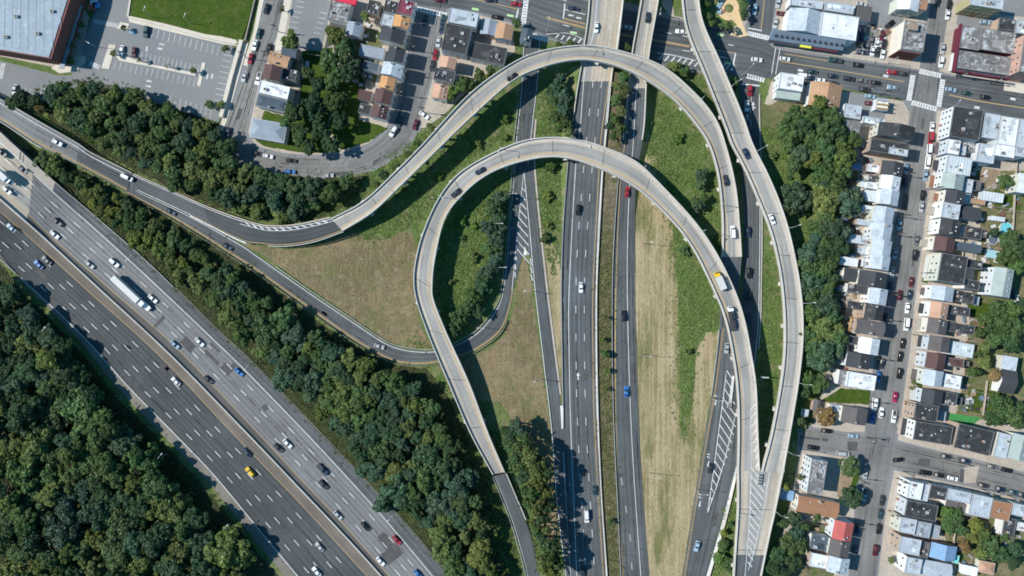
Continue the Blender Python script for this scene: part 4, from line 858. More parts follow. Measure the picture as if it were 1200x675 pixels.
def house(row, vols, ang=8.0, sides=('-x','+x'), wall=None, wmat='wall', noun='row house', place='', way='from the top', key='y', top=True, desc=None, clutter=True, group=None, cat='house'):
    v0 = vols[0]; r = random.Random(int(v0[0]*7+v0[1]*131)); a = math.radians(ang)
    if place in (PE_, 'in the row backing onto the ramp') and r.random() < .8:   # small rear lean-to
        e = min(vols, key=lambda v: v[0]-v[2]/2) if 'ramp' in place else max(vols, key=lambda v: v[0]+v[2]/2); sg = -1 if 'ramp' in place else 1; ew, ed = r.uniform(5, 10), r.uniform(.4, .75)*e[3]
        vols = list(vols)+[(e[0]+sg*(e[2]/2+ew/2-.3), e[1]+sg*(e[2]/2)*.16+r.uniform(-.2,.2)*e[3], ew, ed, r.uniform(2.6, 3.6), r.choice(['shed','flat']), r.choice(['wk','sg','rib','gb','sv','dg','tan']))]
    X, Y, _ = W(v0[0], v0[1], v0[4]); name = noun.replace(' ', '_').replace('-', '_')
    rt = bpy.data.objects.new(name, None); COL.objects.link(rt); rt.location = (X, Y, .25); rt.rotation_euler = (0, 0, -a)
    wc = wall or r.choice(WALLC); ca, sa = math.cos(a), math.sin(a)
    for i, (cx, cy, w, d, h, kind, col) in enumerate(vols):
        h = h+r.uniform(-.12, .12); k = S*(H-h)/H; x, y, _ = W(cx, cy, h); dx, dy = x-X, y-Y
        lx, ly = dx*ca-dy*sa, dx*sa+dy*ca; wm, dm = w*k-.06, d*k-.06
        zt = volume(rt, lx, ly, wm, dm, h, kind, col, wc if i == 0 or r.random() < .6 else r.choice(WALLC), wmat, r)
        if i == 0:
            for s_ in sides: windows(rt, lx, ly, wm, dm, h, s_, r)
        elif h > 4 and wm > 3 and '+x' in sides and r.random() < .7: windows(rt, lx, ly, wm, dm, h, '-x' if cx < v0[0] else '+x', r)
        if clutter:
            if kind == 'flat':
                for _ in range(r.randint(1, 3) if wm*dm > 22 else 0):
                    pw_, pd_ = r.uniform(.12, .45)*wm, r.uniform(.1, .4)*dm; pm = MB(); pm.box(-pw_/2, pw_/2, -pd_/2, pd_/2, 0, .02+.004*_); f_ = r.choice([.6, .75, 1.3, 1.7]); put('roof_patch', pm.mesh('roof_patch', [M[RM_[col]]]), ROOF[0], loc=(r.uniform(-.22,.22)*wm, r.uniform(-.24,.24)*dm, h+.062), rz=r.uniform(-.1,.1), color=tuple(min(.8, q*f_) for q in RC_[col]))
                for _ in range(r.randint(2, 5) if wm*dm > 25 else r.randint(0, 2)):
                    q = r.choice([VENT, VENT, VENT, SKYL, ACU, CHIM, DISH, HATCH]); sc = r.uniform(.8, 1.3)
                    put(q.name.split('.')[0], q, ROOF[0], loc=(r.uniform(-.38,.38)*wm, r.uniform(-.38,.38)*dm, h+.05), rz=r.uniform(-.2,.2), scale=(sc, sc, sc), color=(.28,.13,.09))
            elif i == 0 and r.random() < .75:
                e = r.choice((-1, 1)); put('chimney', CHIM, ROOF[0], loc=(r.uniform(-.1,.1)*wm, e*dm*.4, zt-1.0), scale=(.9,.9,1.9), color=r.choice([(.28,.12,.09),(.5,.48,.45)]))
                for _ in range(r.randint(0, 3)): put('roof_vent', VENT, ROOF[0], loc=((.25*wm if kind == 'gy' else r.uniform(-.3,.3)*wm), (r.uniform(-.35,.35)*dm if kind == 'gy' else .25*dm), h+(zt-h)*.5), scale=(1.1,1.1,1.1))
    if place == PE_ and r.random() < .75:   # porch or stoop towards the street
        w0, d0 = vols[0][2]*S, vols[0][3]*S; pd, pw = r.uniform(1.4, 2.3), r.uniform(.45, .9)*d0; m = MB(); x0 = -w0/2-pd
        m.box(x0, -w0/2-.05, -pw/2, pw/2, 2.7, 2.9, 0); m.build('porch_roof', M['shingle'], rt, color=r.choice([(.05,.05,.055),(.12,.1,.1),(.5,.5,.48),(.25,.12,.08),(.32,.3,.27)]))
        m = MB(); m.box(x0, -w0/2-.05, -pw/2, pw/2, 0, .6); m.box(x0-.6, x0, -.7, .7, 0, .3); m.build('stoop', M['sidewalk'], rt)
        for yy in (-pw/2+.1, pw/2-.1): m = MB(); m.box(x0+.05, x0+.17, yy-.06, yy+.06, .6, 2.7); m.build('porch_post', M['frame'], rt)
    kd = {'flat': 'flat-roofed', 'gy': 'pitched', 'gx': 'gabled', 'hip': 'hipped', 'shed': 'lean-to'}[vols[0][5]]
    name_later(rt, desc or f'{RN_[v0[6]]} {kd} {noun}', place, v0[1] if key == 'y' else v0[0], way, cat, group or row)
    return rt
PW = 'in the row backing onto the ramp'; PE = 'in the row backing onto the pools'
for vols in (
    [(1050,154,42,15,8,'gy','ch')],
    [(1042,173,45,15,8.5,'flat','ch'),(1052,178,22,8,8.7,'flat','sv')],
    [(1045,198,25,16,7.5,'gy','dg'),(1026,198,20,9,5,'flat','wh')],
    [(1043,214,22,16,7.5,'gy','wh'),(1024.6,208.9,13,6,5,'flat','dg'),(1024,218,16,8,4.5,'flat','wh')],
    [(1041.8,231.4,21,17,7.5,'gy','sv'),(1021,230,18,12,4.5,'shed','rib')],
    [(1034.8,252,23,18,8,'gy','sv'),(1013,244.4,19,8,5,'flat','wh')],
    [(1033,271.9,22,20,8,'gy','sv'),(1013,261,18,6,5,'gx','sv'),(1008,281,28,10,4,'flat','sv')],
    [(1032.5,290.6,22,18,8,'gy','sv'),(1017,294,9,10,5,'flat','wh')],
    [(1031.3,307.6,21,16,8,'gy','sv'),(1016,308,9,10,5,'flat','wh')],
    [(1022,327,32,17,8.2,'gy','dg'),(997,322,18,15,6,'gx','dg')],
    [(1028.6,347.5,20,18,8,'gy','sv'),(1006,339,26,10,5.5,'flat','dg')],
    [(1024,366,21,17,8,'gy','ch'),(1003,358,21,9,5.5,'flat','ch')],
    [(1019,384,33,16,8.5,'gx','gb')],
    [(1018.4,405.5,22,18,8,'gy','wh'),(999.3,398.8,17,10,5.5,'flat','dg')],
    [(1005.5,422.5,27,17,8,'gy','dg'),(982,416,24,12,5.5,'gx','dg')],
    [(1009,446.5,33,18,9,'flat','wh'),(988,442.5,10,17,7.5,'flat','wk')],
    [(1000.8,487,29,18,7.5,'gy','gb'),(979,478,12,7,3.5,'shed','sg')]):
    house('row houses backing onto the ramp', vols, 9.5, place=PW)
for vols in (
    [(1116.5,172.5,15,17,9,'flat','wh'),(1127.5,175,8,14,7,'flat','sv'),(1138,171,13,14,5,'flat','wk')],
    [(1123,194,29,21,9,'flat','rib')],
    [(1116,213,25,17,9,'gy','gg'),(1134,218,10,16,6,'flat','sv')],
    [(1118.5,231.4,22,15,8.5,'gy','dg')],
    [(1113.8,247.3,20,18,9,'flat','sv'),(1136,249.6,23,14,6,'gx','dg')],
    [(1112.7,266.6,23,18,8.8,'gy','ch'),(1140,273,20,14,4.5,'flat','ch')],
    [(1106,286.5,23,16,8.2,'gy','br'),(1134,290,30,9,5.5,'gx','slate')],
    [(1116,315,31,33,11.5,'flat','ch'),(1141,309.5,19,10,9,'flat','ch'),(1139,334,17,11,9,'flat','ch')],
    [(1104,344,25,16,8.5,'gy','sv'),(1129,348,24,13,6,'flat','ch')],
    [(1099.8,363.8,20,18,8.2,'gy','sal'),(1123.8,364,24,10,5.5,'flat','ch')],
    [(1097.5,382.6,22,17,8.2,'gy','gb'),(1126,385,31,11,5.5,'flat','ch')],
    [(1100,403,24,17,8.6,'gy','gb'),(1126.7,409.6,27,16,6,'flat','rib')],
    [(1095.7,423,22,18,8.4,'gy','br'),(1119,425,20,10,5.5,'flat','br')],
    [(1092.8,443,22,18,8.4,'gy','sv'),(1115,447,21,16,6.5,'flat','wh')],
    [(1091.6,465.3,24,16,8.4,'gy','dg'),(1112.7,467,16,14,6,'flat','ch')],
    [(1085,483,27,19,9,'flat','ch')],
    [(1093,507.5,44,22,9.6,'flat','ch')],):
    house('row houses backing onto the pools', vols, 9.5, place=PE)
PC = 'in the block along the cross street'
for vols, an in (([(1141,515,42,29,9,'flat','ch')],14), ([(1174,522,15,29,8,'flat','sv')],14), ([(1194,524,21,29,8,'gy','gg')],14)): house('houses on the cross street', vols, an, sides=('-y','+y'), place=PC, way='from the corner', key='x', noun='town house')
PSW = 'between the merged ramp and the house street'
house('houses below the cross street', [(957.3,558.7,18,40,9.8,'flat','wk')], 9, place=PSW, noun='apartment block')
house('houses below the cross street', [(957.7,594,48,18,6,'gx','ob')], 11, sides=('-x','-y'), place=PSW, noun='long shed')
house('houses below the cross street', [(987.3,621.7,22,21,8,'gy','red')], 11, place=PSW)
house('houses below the cross street', [(983,642,23,18,7.5,'gy','gb'),(960.7,636,22,17,5.5,'flat','slate')], 11, place=PSW)
house('houses below the cross street', [(982,662,24,18,7.5,'gy','sv'),(960,657,22,16,6,'flat','wh')], 11, place=PSW)
PSE = 'beside the leafy lower backyards'
for vols in ([(1072,574.7,16,20,8.5,'flat','wh'),(1084,577,8,20,7,'flat','sv')], [(1079.3,598.3,37,19,8.5,'flat','ch')], [(1063.7,616,18,18,8.3,'flat','sv'),(1081,620.3,18,18,7.4,'flat','sg'),(1096,622.6,9,15,5,'flat','sg')],
             [(1066,639.7,24,19,8.3,'flat','sv'),(1083,644,10,19,6,'flat','dkr'),(1104.7,646.3,30,17,5.5,'gy','bl')], [(1070,663,18,19,8.3,'flat','sv'),(1096.7,667,34,17,6,'gx','sv')]):
    house('row houses of the lower corner', vols, 11, place=PSE)
PSF = 'along the lower kerb of the cross street'
for vols in ([(1099,577,20,15,8,'flat','ch')], [(1123,581,28,13,8,'flat','sv'),(1114.7,590,13,8,5,'shed','gb'),(1130,597,16,12,5,'shed','gb')], [(1148.7,593,24,25,8,'flat','sv')], [(1172.7,598,22,21,8,'flat','ob')], [(1196,598,20,14,8,'flat','sv')]):
    house('houses on the lower kerb', vols, 12, sides=('+y','-y'), place=PSF, way='from the corner', key='x')
PB = 'in the backyards behind the row houses'
for vols, an, nn in (([(1174,331,22,33,9.5,'gy','gg')],10,'tall house'), ([(1181.7,425.4,16,15,5,'shed','sv')],10,'garage'), ([(1180,447,18,27,5,'gx','dg')],10,'garage'), ([(1161.8,231,23,10,3.2,'shed','rib')],10,'garden shed'), ([(1146,236.5,16,6,3,'flat','tan')],10,'garden shed'),
                 ([(1155,180,20,22,7,'flat','sv')],9,'workshop'), ([(1177,173,24,22,8,'flat','wh')],9,'workshop'), ([(1196,172,14,24,8,'flat','sv')],9,'workshop'), ([(1200,215,16,22,8,'gx','wh')],9,'tall house'), ([(1168,256.5,15,4.5,2.6,'shed','rib')],9,'garden shed'),
                 ([(1143.7,188.7,10,9,2.5,'flat','teal')],9,'canopy'), ([(1135,668,17,10,3,'shed','wh')],11,'garden shed'), ([(1156,665,18,13,3.5,'hip','sal')],11,'garage'), ([(1182,618,14,22,6,'flat','dg')],10,'workshop'), ([(1197,617,11,10,5,'flat','wh')],10,'workshop'), ([(1120,655,6,10,3,'flat','teal')],11,'canopy')):
    house('outbuildings behind the pools row', vols, an, sides=('-x',) if 'house' in nn else (), place=PB, noun=nn, clutter=nn in ('workshop', 'tall house'), cat='shed' if nn in ('garden shed','canopy','garage') else 'building')
PR = 'beside the long ramp behind its row houses'
for vols, nn in (([(993,306.4,24,10,4.5,'flat','wh')],'workshop'), ([(985,258,14,7,3,'shed','slate')],'garden shed'), ([(983,355.6,11,11,4,'flat','ch')],'garden shed'), ([(956.9,474.9,8,13,3,'gy','gb')],'garden shed'), ([(944,484,6,9,2.6,'flat','sv')],'garden shed'), ([(1003,195,12,7,3,'flat','bl')],'garden shed'), ([(922,580,14,11,2.8,'gx','bl')],'canopy')):
    house('sheds behind the ramp row', vols, 10, sides=(), place=PR, noun=nn, clutter=False, cat='shed')
# shops and houses near the upper crossroads
PT = 'on the main street'
house('main street buildings', [(927,96.5,28,19,8,'flat','wh'),(922.7,112,27,9,4.5,'shed','gg')], 9, sides=('-x',), place=PT, noun='corner shop', cat='shop')
house('main street buildings', [(966.7,112,36,27,5.5,'gy','tan')], 9, sides=('+y',), place=PT, noun='bungalow')
house('main street buildings', [(998.7,131,20,16,5,'flat','sv'),(1024,142,26,8,5,'flat','sv')], 9, sides=(), place=PT, noun='garage', cat='building')
bb = house('main street buildings', [(1033,123,14,13,4,'flat','wh')], 7, sides=(), place=PT, noun='kiosk', cat='building', clutter=False)
for i in range(3): b = MB(); b.box(-2.4, 2.4, -2.0+i*1.7, -1.6+i*1.7, 4.4, 5.6); b.build('sign_beam', M['timber'] if i < 2 else M['steel'], bb)
house('main street buildings', [(994,149.5,26,17,6.5,'flat','wk'),(989,164,18,11,4.5,'shed','br')], 9, sides=(), place='behind the tan bungalow', noun='town house')
bk = house('main street buildings', [(1132,145,35,36,9.5,'flat','ch')], 9, sides=('-x',), place=PT, noun='corner block', cat='shop')
for vols in ([(1160.7,148,18,29,8.5,'flat','sv')], [(1180.7,154,21,33,8.5,'flat','wh')], [(1199,157,14,34,8.5,'flat','sv')]): house('main street buildings', vols, 9, sides=('+y',), place='beyond the black corner block', way='from the corner', key='x', noun='shop')
hs = house('main street buildings', [(942.7,25.5,38,26,8,'gy','sv'),(983,31.5,43,28,8.5,'flat','wh'),(945,4,38,10,6,'flat','sv'),(983,9.5,34,11,6,'flat','sv')], 8.5, sides=(), place=PT, noun='market hall', cat='shop')
b = MB()
for i in range(28):   # slate mansard front with dormer slits
    pass
X0, Y0 = hs.location.x, hs.location.y
m = MB(); k = S
m.add([(-12,-4.9,8.0),(18.3,-4.9,8.0),(18.6,-8.2,4.2),(-12.4,-8.2,4.2),(-12.4,-8.2,3.2),(18.6,-8.2,3.2),(-12,-4.9,3.2),(18.3,-4.9,3.2)], [(0,3,2,1),(3,4,5,2),(4,6,7,5),(0,6,4,3),(1,2,5,7)])
m.build('mansard', M['shingle'], hs, color=(.17,.22,.28))
for i in range(13): q = MB(); x = -10.8+i*2.3; q.box(x, x+.8, -7.2, -6.3, 5.8, 6.6); q.build('dormer', M['dark_steel'], hs)
q = MB(); q.box(1.0, 5.6, -9.1, -8.2, 3.0, 3.8); q.build('sign_board', M['plain'], hs, color=(.75,.7,.08))
q = MB(); q.box(-12, 1, -9.0, -8.2, 2.8, 3.3); q.build('awning', M['dark_steel'], hs)
q = MB(); q.box(6, 17, -9.0, -8.2, 2.8, 3.3); q.build('awning', M['plain'], hs, color=(.12,.03,.04))
house('main street buildings', [(1010.5,16.5,18,17,4.5,'shed','dkr')], 8.5, sides=(), place='behind the scrap yard', noun='open shed', clutter=False, cat='shed')
house('main street buildings', [(1064,5,24,15,8,'gy','wh'),(1082,3,9,18,7.6,'flat','ob')], 9, sides=('-y',), place='above the tall white building', noun='town house')
tb = house('main street buildings', [(1070.7,42.7,26,34,11,'flat','wk')], 9, sides=('-y',), wall=(.7,.64,.56), place=PT, noun='tall block', cat='building')
q = MB(); q.box(-4.6, 4.6, -6.35, -6.0, .3, 9.6); q.build('brick_facade', M['brick_wall'], tb, color=(.16,.06,.05))
q = MB(); q.box(-3.2, .2, 1.6, 4.6, 11.0, 13.2); q.build('stair_house', M['brick_wall'], tb, color=(.28,.22,.18))
house('main street buildings', [(1156,3,38,12,11.5,'flat','sv')], 9, sides=('-y',), wall=(.38,.34,.19), place='above the maroon corner store', noun='olive block', cat='building')
ms = house('main street buildings', [(1136.7,44.7,23,27,6,'flat','wk'),(1168.7,48.7,40,25,6.2,'flat','wk'),(1152.5,74,62,21,5.8,'flat','wk')], 8.5, sides=(), wall=(.13,.03,.045), place=PT, noun='maroon corner store', cat='shop')
for P in ((-4.6,-4.3,-14.2,5.2),): q = MB(); q.box(-4.9,-4.2,-14.0,5.2,4.4,6.5); q.build('fascia', M['plain'], ms, color=(.13,.025,.045))
q = MB(); q.box(-4.9,18.5,-14.8,-14.1,4.2,6.2); q.build('fascia', M['plain'], ms, color=(.13,.025,.045))
house('main street buildings', [(1208,64,22,44,12.5,'flat','wk')], 9, sides=('-x',), wall=(.5,.3,.24), wmat='brick_wall', place=PT, noun='pink brick block', cat='building')
for vols in ([(1179.3,29.3,19,14,6,'flat','ch')], [(1197,32,14,16,6,'flat','sv')]): house('main street buildings', vols, 9, sides=(), place='behind the maroon corner store', noun='workshop', cat='building')
# upper left neighbourhood
PL = 'in the row beside the side street'
for vols, an in (([(339.6,60,17,13,7,'gx','slate')],12), ([(327,70,24,13,7,'gx','tan')],18), ([(319,85.5,20,16,7.5,'gy','br'),(339.6,87.3,17,13,5,'flat','dg')],14), ([(321.5,105.5,36,15,7.5,'flat','wh')],14), ([(318,121,35,14,7.5,'hip','slate')],14), ([(314.4,153,41,22,5.5,'hip','sg')],10)):
    house('houses along the side street', vols, an, sides=('-x','-y'), place=PL, noun='detached house')
house('houses along the side street', [(350,77.5,8,7,2.6,'shed','ob')], 12, sides=(), place='behind the row beside the side street', noun='garden shed', clutter=False, cat='shed')
PX = 'in the row on the bending street'
for vols in ([(475.5,9,18,16,8,'flat','mar')], [(459,8.5,17,14,7,'flat','ch')], [(438,9,14,16,6,'flat','ch')], [(470.8,26,18,13,7.5,'gy','orr'),(454,24,14,13,5,'flat','sv')], [(460,41.5,28,16,8,'gy','dg')], [(464,64,19,16,8,'gy','dg')], [(460,82,24,14,8,'gy','sv'),(435,78,18,10,5,'flat','slate')],
             [(454,97.5,17,13,7.5,'gy','orr')], [(449,113.5,20,15,7.5,'gy','br'),(428,112,15,11,4.5,'gx','br')], [(445,131,18,15,7.5,'gy','br'),(428,128,14,12,5,'flat','ch')]):
    house('row houses on the bending street', vols, 14, sides=('-x','+x'), place=PX)
house('row houses on the bending street', [(435.6,61,29,13,4,'flat','sg')], 12, sides=(), place='behind the row on the bending street', noun='flat garage', cat='building', clutter=False)
house('row houses on the bending street', [(415,34.5,17,15,5.5,'gy','sg')], 12, sides=('-x',), place='behind the row on the bending street', noun='small house')
sh_ = house('row houses on the bending street', [(398,13,24,24,5,'flat','wk')], 14, sides=(), place='beside the car park above the trees', noun='store', cat='shop')
q = MB(); q.box(-6, 6, 3.6, 6.6, 4.2, 5.9); q.build('canopy_roof', M['plain'], sh_, color=(.62,.03,.07))
PQ = 'between the bending street and the loop ramp'
for vols, an, nn in (([(543,21,34,17,8.5,'flat','sv')],11,'corner block'), ([(535,46,30,32,8,'flat','ch')],12,'corner block'), ([(525,74,18,12,7,'gy','sal')],13,'row house'), ([(521,88.5,24,14,7,'flat','dg')],13,'row house'), ([(516,108,17,16,6.5,'gy','sal')],13,'row house'), ([(572.5,62.6,41,20,6,'flat','ch')],12,'low hall'), ([(591,37.5,19,17,7,'gy','tan'),(573,32.5,18,17,5.5,'gy','sg')],10,'detached house'), ([(617,42,13,15,6.5,'gy','slate')],12,'small house')):
    house('buildings inside the bend', vols, an, sides=('-x','-y'), place=PQ, noun=nn)
# the big hall at the upper left corner
bh = root('sports_hall', 20, 20, 0, False); bh.rotation_euler = (0, 0, 0)
h = 11.0; P = [(-60,-60),(92,-60),(84,-6),(60,69),(0,59),(-60,49)]
ox, oy = bh.location.x, bh.location.y
m = MB(); m.prism([(W(x,y,h)[0]-ox, W(x,y,h)[1]-oy) for x, y in P], -.2, h); m.build('wall', M['brick_wall'], bh, color=(.2,.085,.075))
m = MB(); m.prism([(W(x-(0 if x < 0 else 2.5), y-2, h)[0]-ox, W(x, y-1.5, h)[1]-oy) for x, y in P], h, h+.3); m.build('roof', M['hall_roof'], bh, color=(.25,.31,.37))
m = MB(); m.prism([(W(x,y,4)[0]-ox, W(x,y,4)[1]-oy) for x, y in ((86,2),(95,6),(74,80),(68,80))], 3.2, 3.6); m.build('canopy', M['plain'], bh, color=(.3,.36,.4))
for i in range(14):
    x = -48+i*9.2; yb = 56+x/6 if x < 58 else 69-(x-60)*3.1; A, B = W(x, -58, h), W(x-2 if x < 58 else x, yb-2.5, h)
    q = MB(); q.bar((A[0]-ox, A[1]-oy, h+.34), (B[0]-ox, B[1]-oy, h+.34), .14, .1); q.build('roof_seam', M['plain'], bh, color=(.34,.4,.45))
for (x, y) in ((20,20),(45,40),(8,44),(62,14)): A = W(x, y, h); put('air_conditioner', ACU, bh, loc=(A[0]-ox, A[1]-oy, h+.3), scale=(1.4,1.4,1.4))
tag(bh, 'large hall with blue-grey ribbed roof and brick sides beside the car park', 'building')
struct(flat('footway', [(-40,57),(0,66),(60,78),(78,82),(100,68),(96,60),(105,20),(96,8),(84,0),(60,72)], M['sidewalk'], .12, thick=.2))
struct(flat('footway', [(78,68),(101,66),(100,74),(88,84),(70,86),(60,80)], M['sidewalk_new'], .16, thick=.2))
# under-construction extension: open joists
jr = root('timber_frame', 995, 380, 0, False); jr.rotation_euler = (0, 0, -math.radians(10))
for i in range(7): q = MB(); q.box(-2.2+i*.72, -2.05+i*.72, -3.1, 3.1, 5.2, 5.5); q.build('joist', M['timber'], jr)
for y in (-3.0, 3.0): q = MB(); q.box(-2.3, 2.3, y-.08, y+.08, 4.9, 5.2); q.build('beam', M['timber'], jr)
for x in (-2.2, 2.2):
    for y in (-3.0, 3.0): q = MB(); q.box(x-.08, x+.08, y-.08, y+.08, .2, 4.9); q.build('post', M['timber'], jr)
tag(jr, 'open yellow timber frame of an unfinished extension behind the row houses', 'timber frame')
# pools
def round_pool(x, y, r, c, label):
    rt = root('swimming_pool', x, y, 0, False); m = MB(); n = 24
    vs = []; 
    for z, rr in ((.2, r+.2), (1.3, r+.2), (1.3, r), (.9, r)): vs += [(rr*math.cos(6.2832*i/n), rr*math.sin(6.2832*i/n), z) for i in range(n)]
    m.add(vs, [(k*n+i, k*n+(i+1) % n, (k+1)*n+(i+1) % n, (k+1)*n+i) for k in range(3) for i in range(n)]); m.build('rim', M['frame'], rt)
    m = MB(); m.add([(r*math.cos(6.2832*i/n), r*math.sin(6.2832*i/n), 1.1) for i in range(n)], [tuple(range(n))]); m.build('water', c, rt)
    tag(rt, label, 'swimming pool', 'backyard pools')
round_pool(1177, 268, 2.5, M['pool_water'], 'round turquoise swimming pool in a backyard'); round_pool(1162, 281, 2.0, simple('pool_cover', (.12,.16,.21), .5, .3), 'round swimming pool under a grey cover')
rt = root('swimming_pool', 1161, 298, 0, False); rt.rotation_euler = (0,0,-.15); m = MB(); m.box(-2.9,2.9,-1.6,-1.4,.2,1.2); m.box(-2.9,2.9,1.4,1.6,.2,1.2); m.box(-2.9,-2.7,-1.4,1.4,.2,1.2); m.box(2.7,2.9,-1.4,1.4,.2,1.2); m.build('rim', M['frame'], rt)
m = MB(); m.box(-2.7,2.7,-1.4,1.4,.5,1.05); m.build('water', simple('pale_pool_water', (.35,.6,.68), .05, .5), rt); tag(rt, 'rectangular pale blue swimming pool beside the tall grey house', 'swimming pool', 'backyard pools')
# backyard fences
FN = [((1130,203),(1128,260),(1126,300)), ((1150,240),(1200,250)), ((1190,180),(1186,250),(1183,300)), ((1140,300),(1168,306)), ((1130,440),(1155,446),(1150,486)), ((1130,456),(1170,464)), ((1140,400),(1160,404)), ((1000,455),(985,452)), ((960,470),(985,473)), ((1120,600),(1115,640)), ((1110,612),(1150,628)), ((930,610),(985,618)), ((918,655),(970,668)), ((1150,345),(1190,352)), ((360,64),(385,68)), ((405,50),(430,100)), ((985,240),(1010,246)), ((990,275),(1005,278))]
for P in FN:
    rt = root('garden_fence', *P[0]); x, y = P[0]
    for a, b in zip(P, P[1:]):
        A, B = W(*a), W(*b); L = math.hypot(B[0]-A[0], B[1]-A[1]); n = max(1, int(L/2.2))
        for i in range(n):
            p = [A[j]+(B[j]-A[j])*i/n for j in (0, 1)]; q = [A[j]+(B[j]-A[j])*(i+1)/n for j in (0, 1)]
            m = MB(); m.bar((p[0],p[1],1.1), (q[0],q[1],1.1), .08, 1.5); m.box(p[0]-.08, p[0]+.08, p[1]-.08, p[1]+.08, .2, 1.95); m.build('panel', M['sidewalk'] if (x+y) % 3 else M['steel'], rt)
    pl = 'in the backyards near the pools' if x > 1100 and y < 600 else ('in the backyards by the long ramp' if x > 900 else 'in the gardens off the side street')
    name_later(rt, 'low garden fence', pl, y, 'from the top', 'fence', 'backyard fences')
# ================================================================ VEHICLES
def ring(z, x0, x1, hw, r, n=3):
    pts = []
    for cx, cy, a0 in ((x1-r, hw-r, 0), (x0+r, hw-r, 90), (x0+r, -hw+r, 180), (x1-r, -hw+r, 270)):
        for i in range(n+1):
            a = math.radians(a0+90*i/n); pts.append((cx+r*math.cos(a), cy+r*math.sin(a), z))
    return pts
def loft(m, rings, mi=0, cap0=True, cap1=True):
    n = len(rings[0]); vs = [p for r in rings for p in r]; fs = []
    for k in range(len(rings)-1):
        for i in range(n): fs.append((k*n+i, k*n+(i+1) % n, (k+1)*n+(i+1) % n, (k+1)*n+i))
    if cap0: fs.append(tuple(range(n-1, -1, -1)))
    if cap1: fs.append(tuple(range((len(rings)-1)*n, len(rings)*n)))
    m.add(vs, fs, mi)
def wheel_mesh():
    m = MB(); n = 12
    for y0, y1, r, mi in ((-.11, .11, .33, 0), (-.12, .12, .2, 1)):
        vs = [(r*math.cos(6.2832*i/n), y0, r*math.sin(6.2832*i/n)) for i in range(n)]+[(r*math.cos(6.2832*i/n), y1, r*math.sin(6.2832*i/n)) for i in range(n)]
        m.add(vs, [(i, n+i, n+(i+1) % n, (i+1) % n) for i in range(n)]+[tuple(range(n)), tuple(range(2*n-1, n-1, -1))], mi)
    return m.mesh('wheel', [M['tyre'], M['steel']])
WHEEL = wheel_mesh()
_q = MB(); _q.box(-.06,.06,-.22,.22,-.08,.08); HEADL = _q.mesh('headlight', [M['lamp_lens']])
_q = MB(); _q.box(-.05,.05,-.2,.2,-.08,.08); TAILL = _q.mesh('tail_light', [simple('tail_lens', (.3,.01,.01), .3, .5)])
def greenhouse_windows(b, t, zb, zt, hb, ht):
    """quads for windscreen, rear window and both sides, just proud of the cabin frustum"""
    out = {}
    def q(pts, nx, ny, nz, e=.015): return [(x+nx*e, y+ny*e, z+nz*e) for x, y, z in pts]
    def lerp(a, b, k): return a+(b-a)*k
    zl, zu = lerp(zb, zt, .12), lerp(zb, zt, .9)
    def face(xb, xt, hb, ht, s):
        pts = [(lerp(xb, xt, .12), -lerp(hb, ht, .12)*.93, zl), (lerp(xb, xt, .12), lerp(hb, ht, .12)*.93, zl), (lerp(xb, xt, .9), lerp(hb, ht, .9)*.93, zu), (lerp(xb, xt, .9), -lerp(hb, ht, .9)*.93, zu)]
        return q(pts if s > 0 else pts[::-1], s*.8, 0, .6, .03)
    out['windscreen'] = face(b[1], t[1], hb, ht, 1); out['rear_window'] = face(b[0], t[0], hb, ht, -1)
    for s in (-1, 1):
        pts = [(lerp(b[0], t[0], .12)+.12, s*lerp(hb, ht, .12), zl), (lerp(b[1], t[1], .12)-.12, s*lerp(hb, ht, .12), zl), (lerp(b[1], t[1], .9)-.08, s*lerp(hb, ht, .9), zu), (lerp(b[0], t[0], .9)+.08, s*lerp(hb, ht, .9), zu)]
        out['side_window%d' % s] = q(pts if s < 0 else pts[::-1], 0, s, .3, .02)
    return out
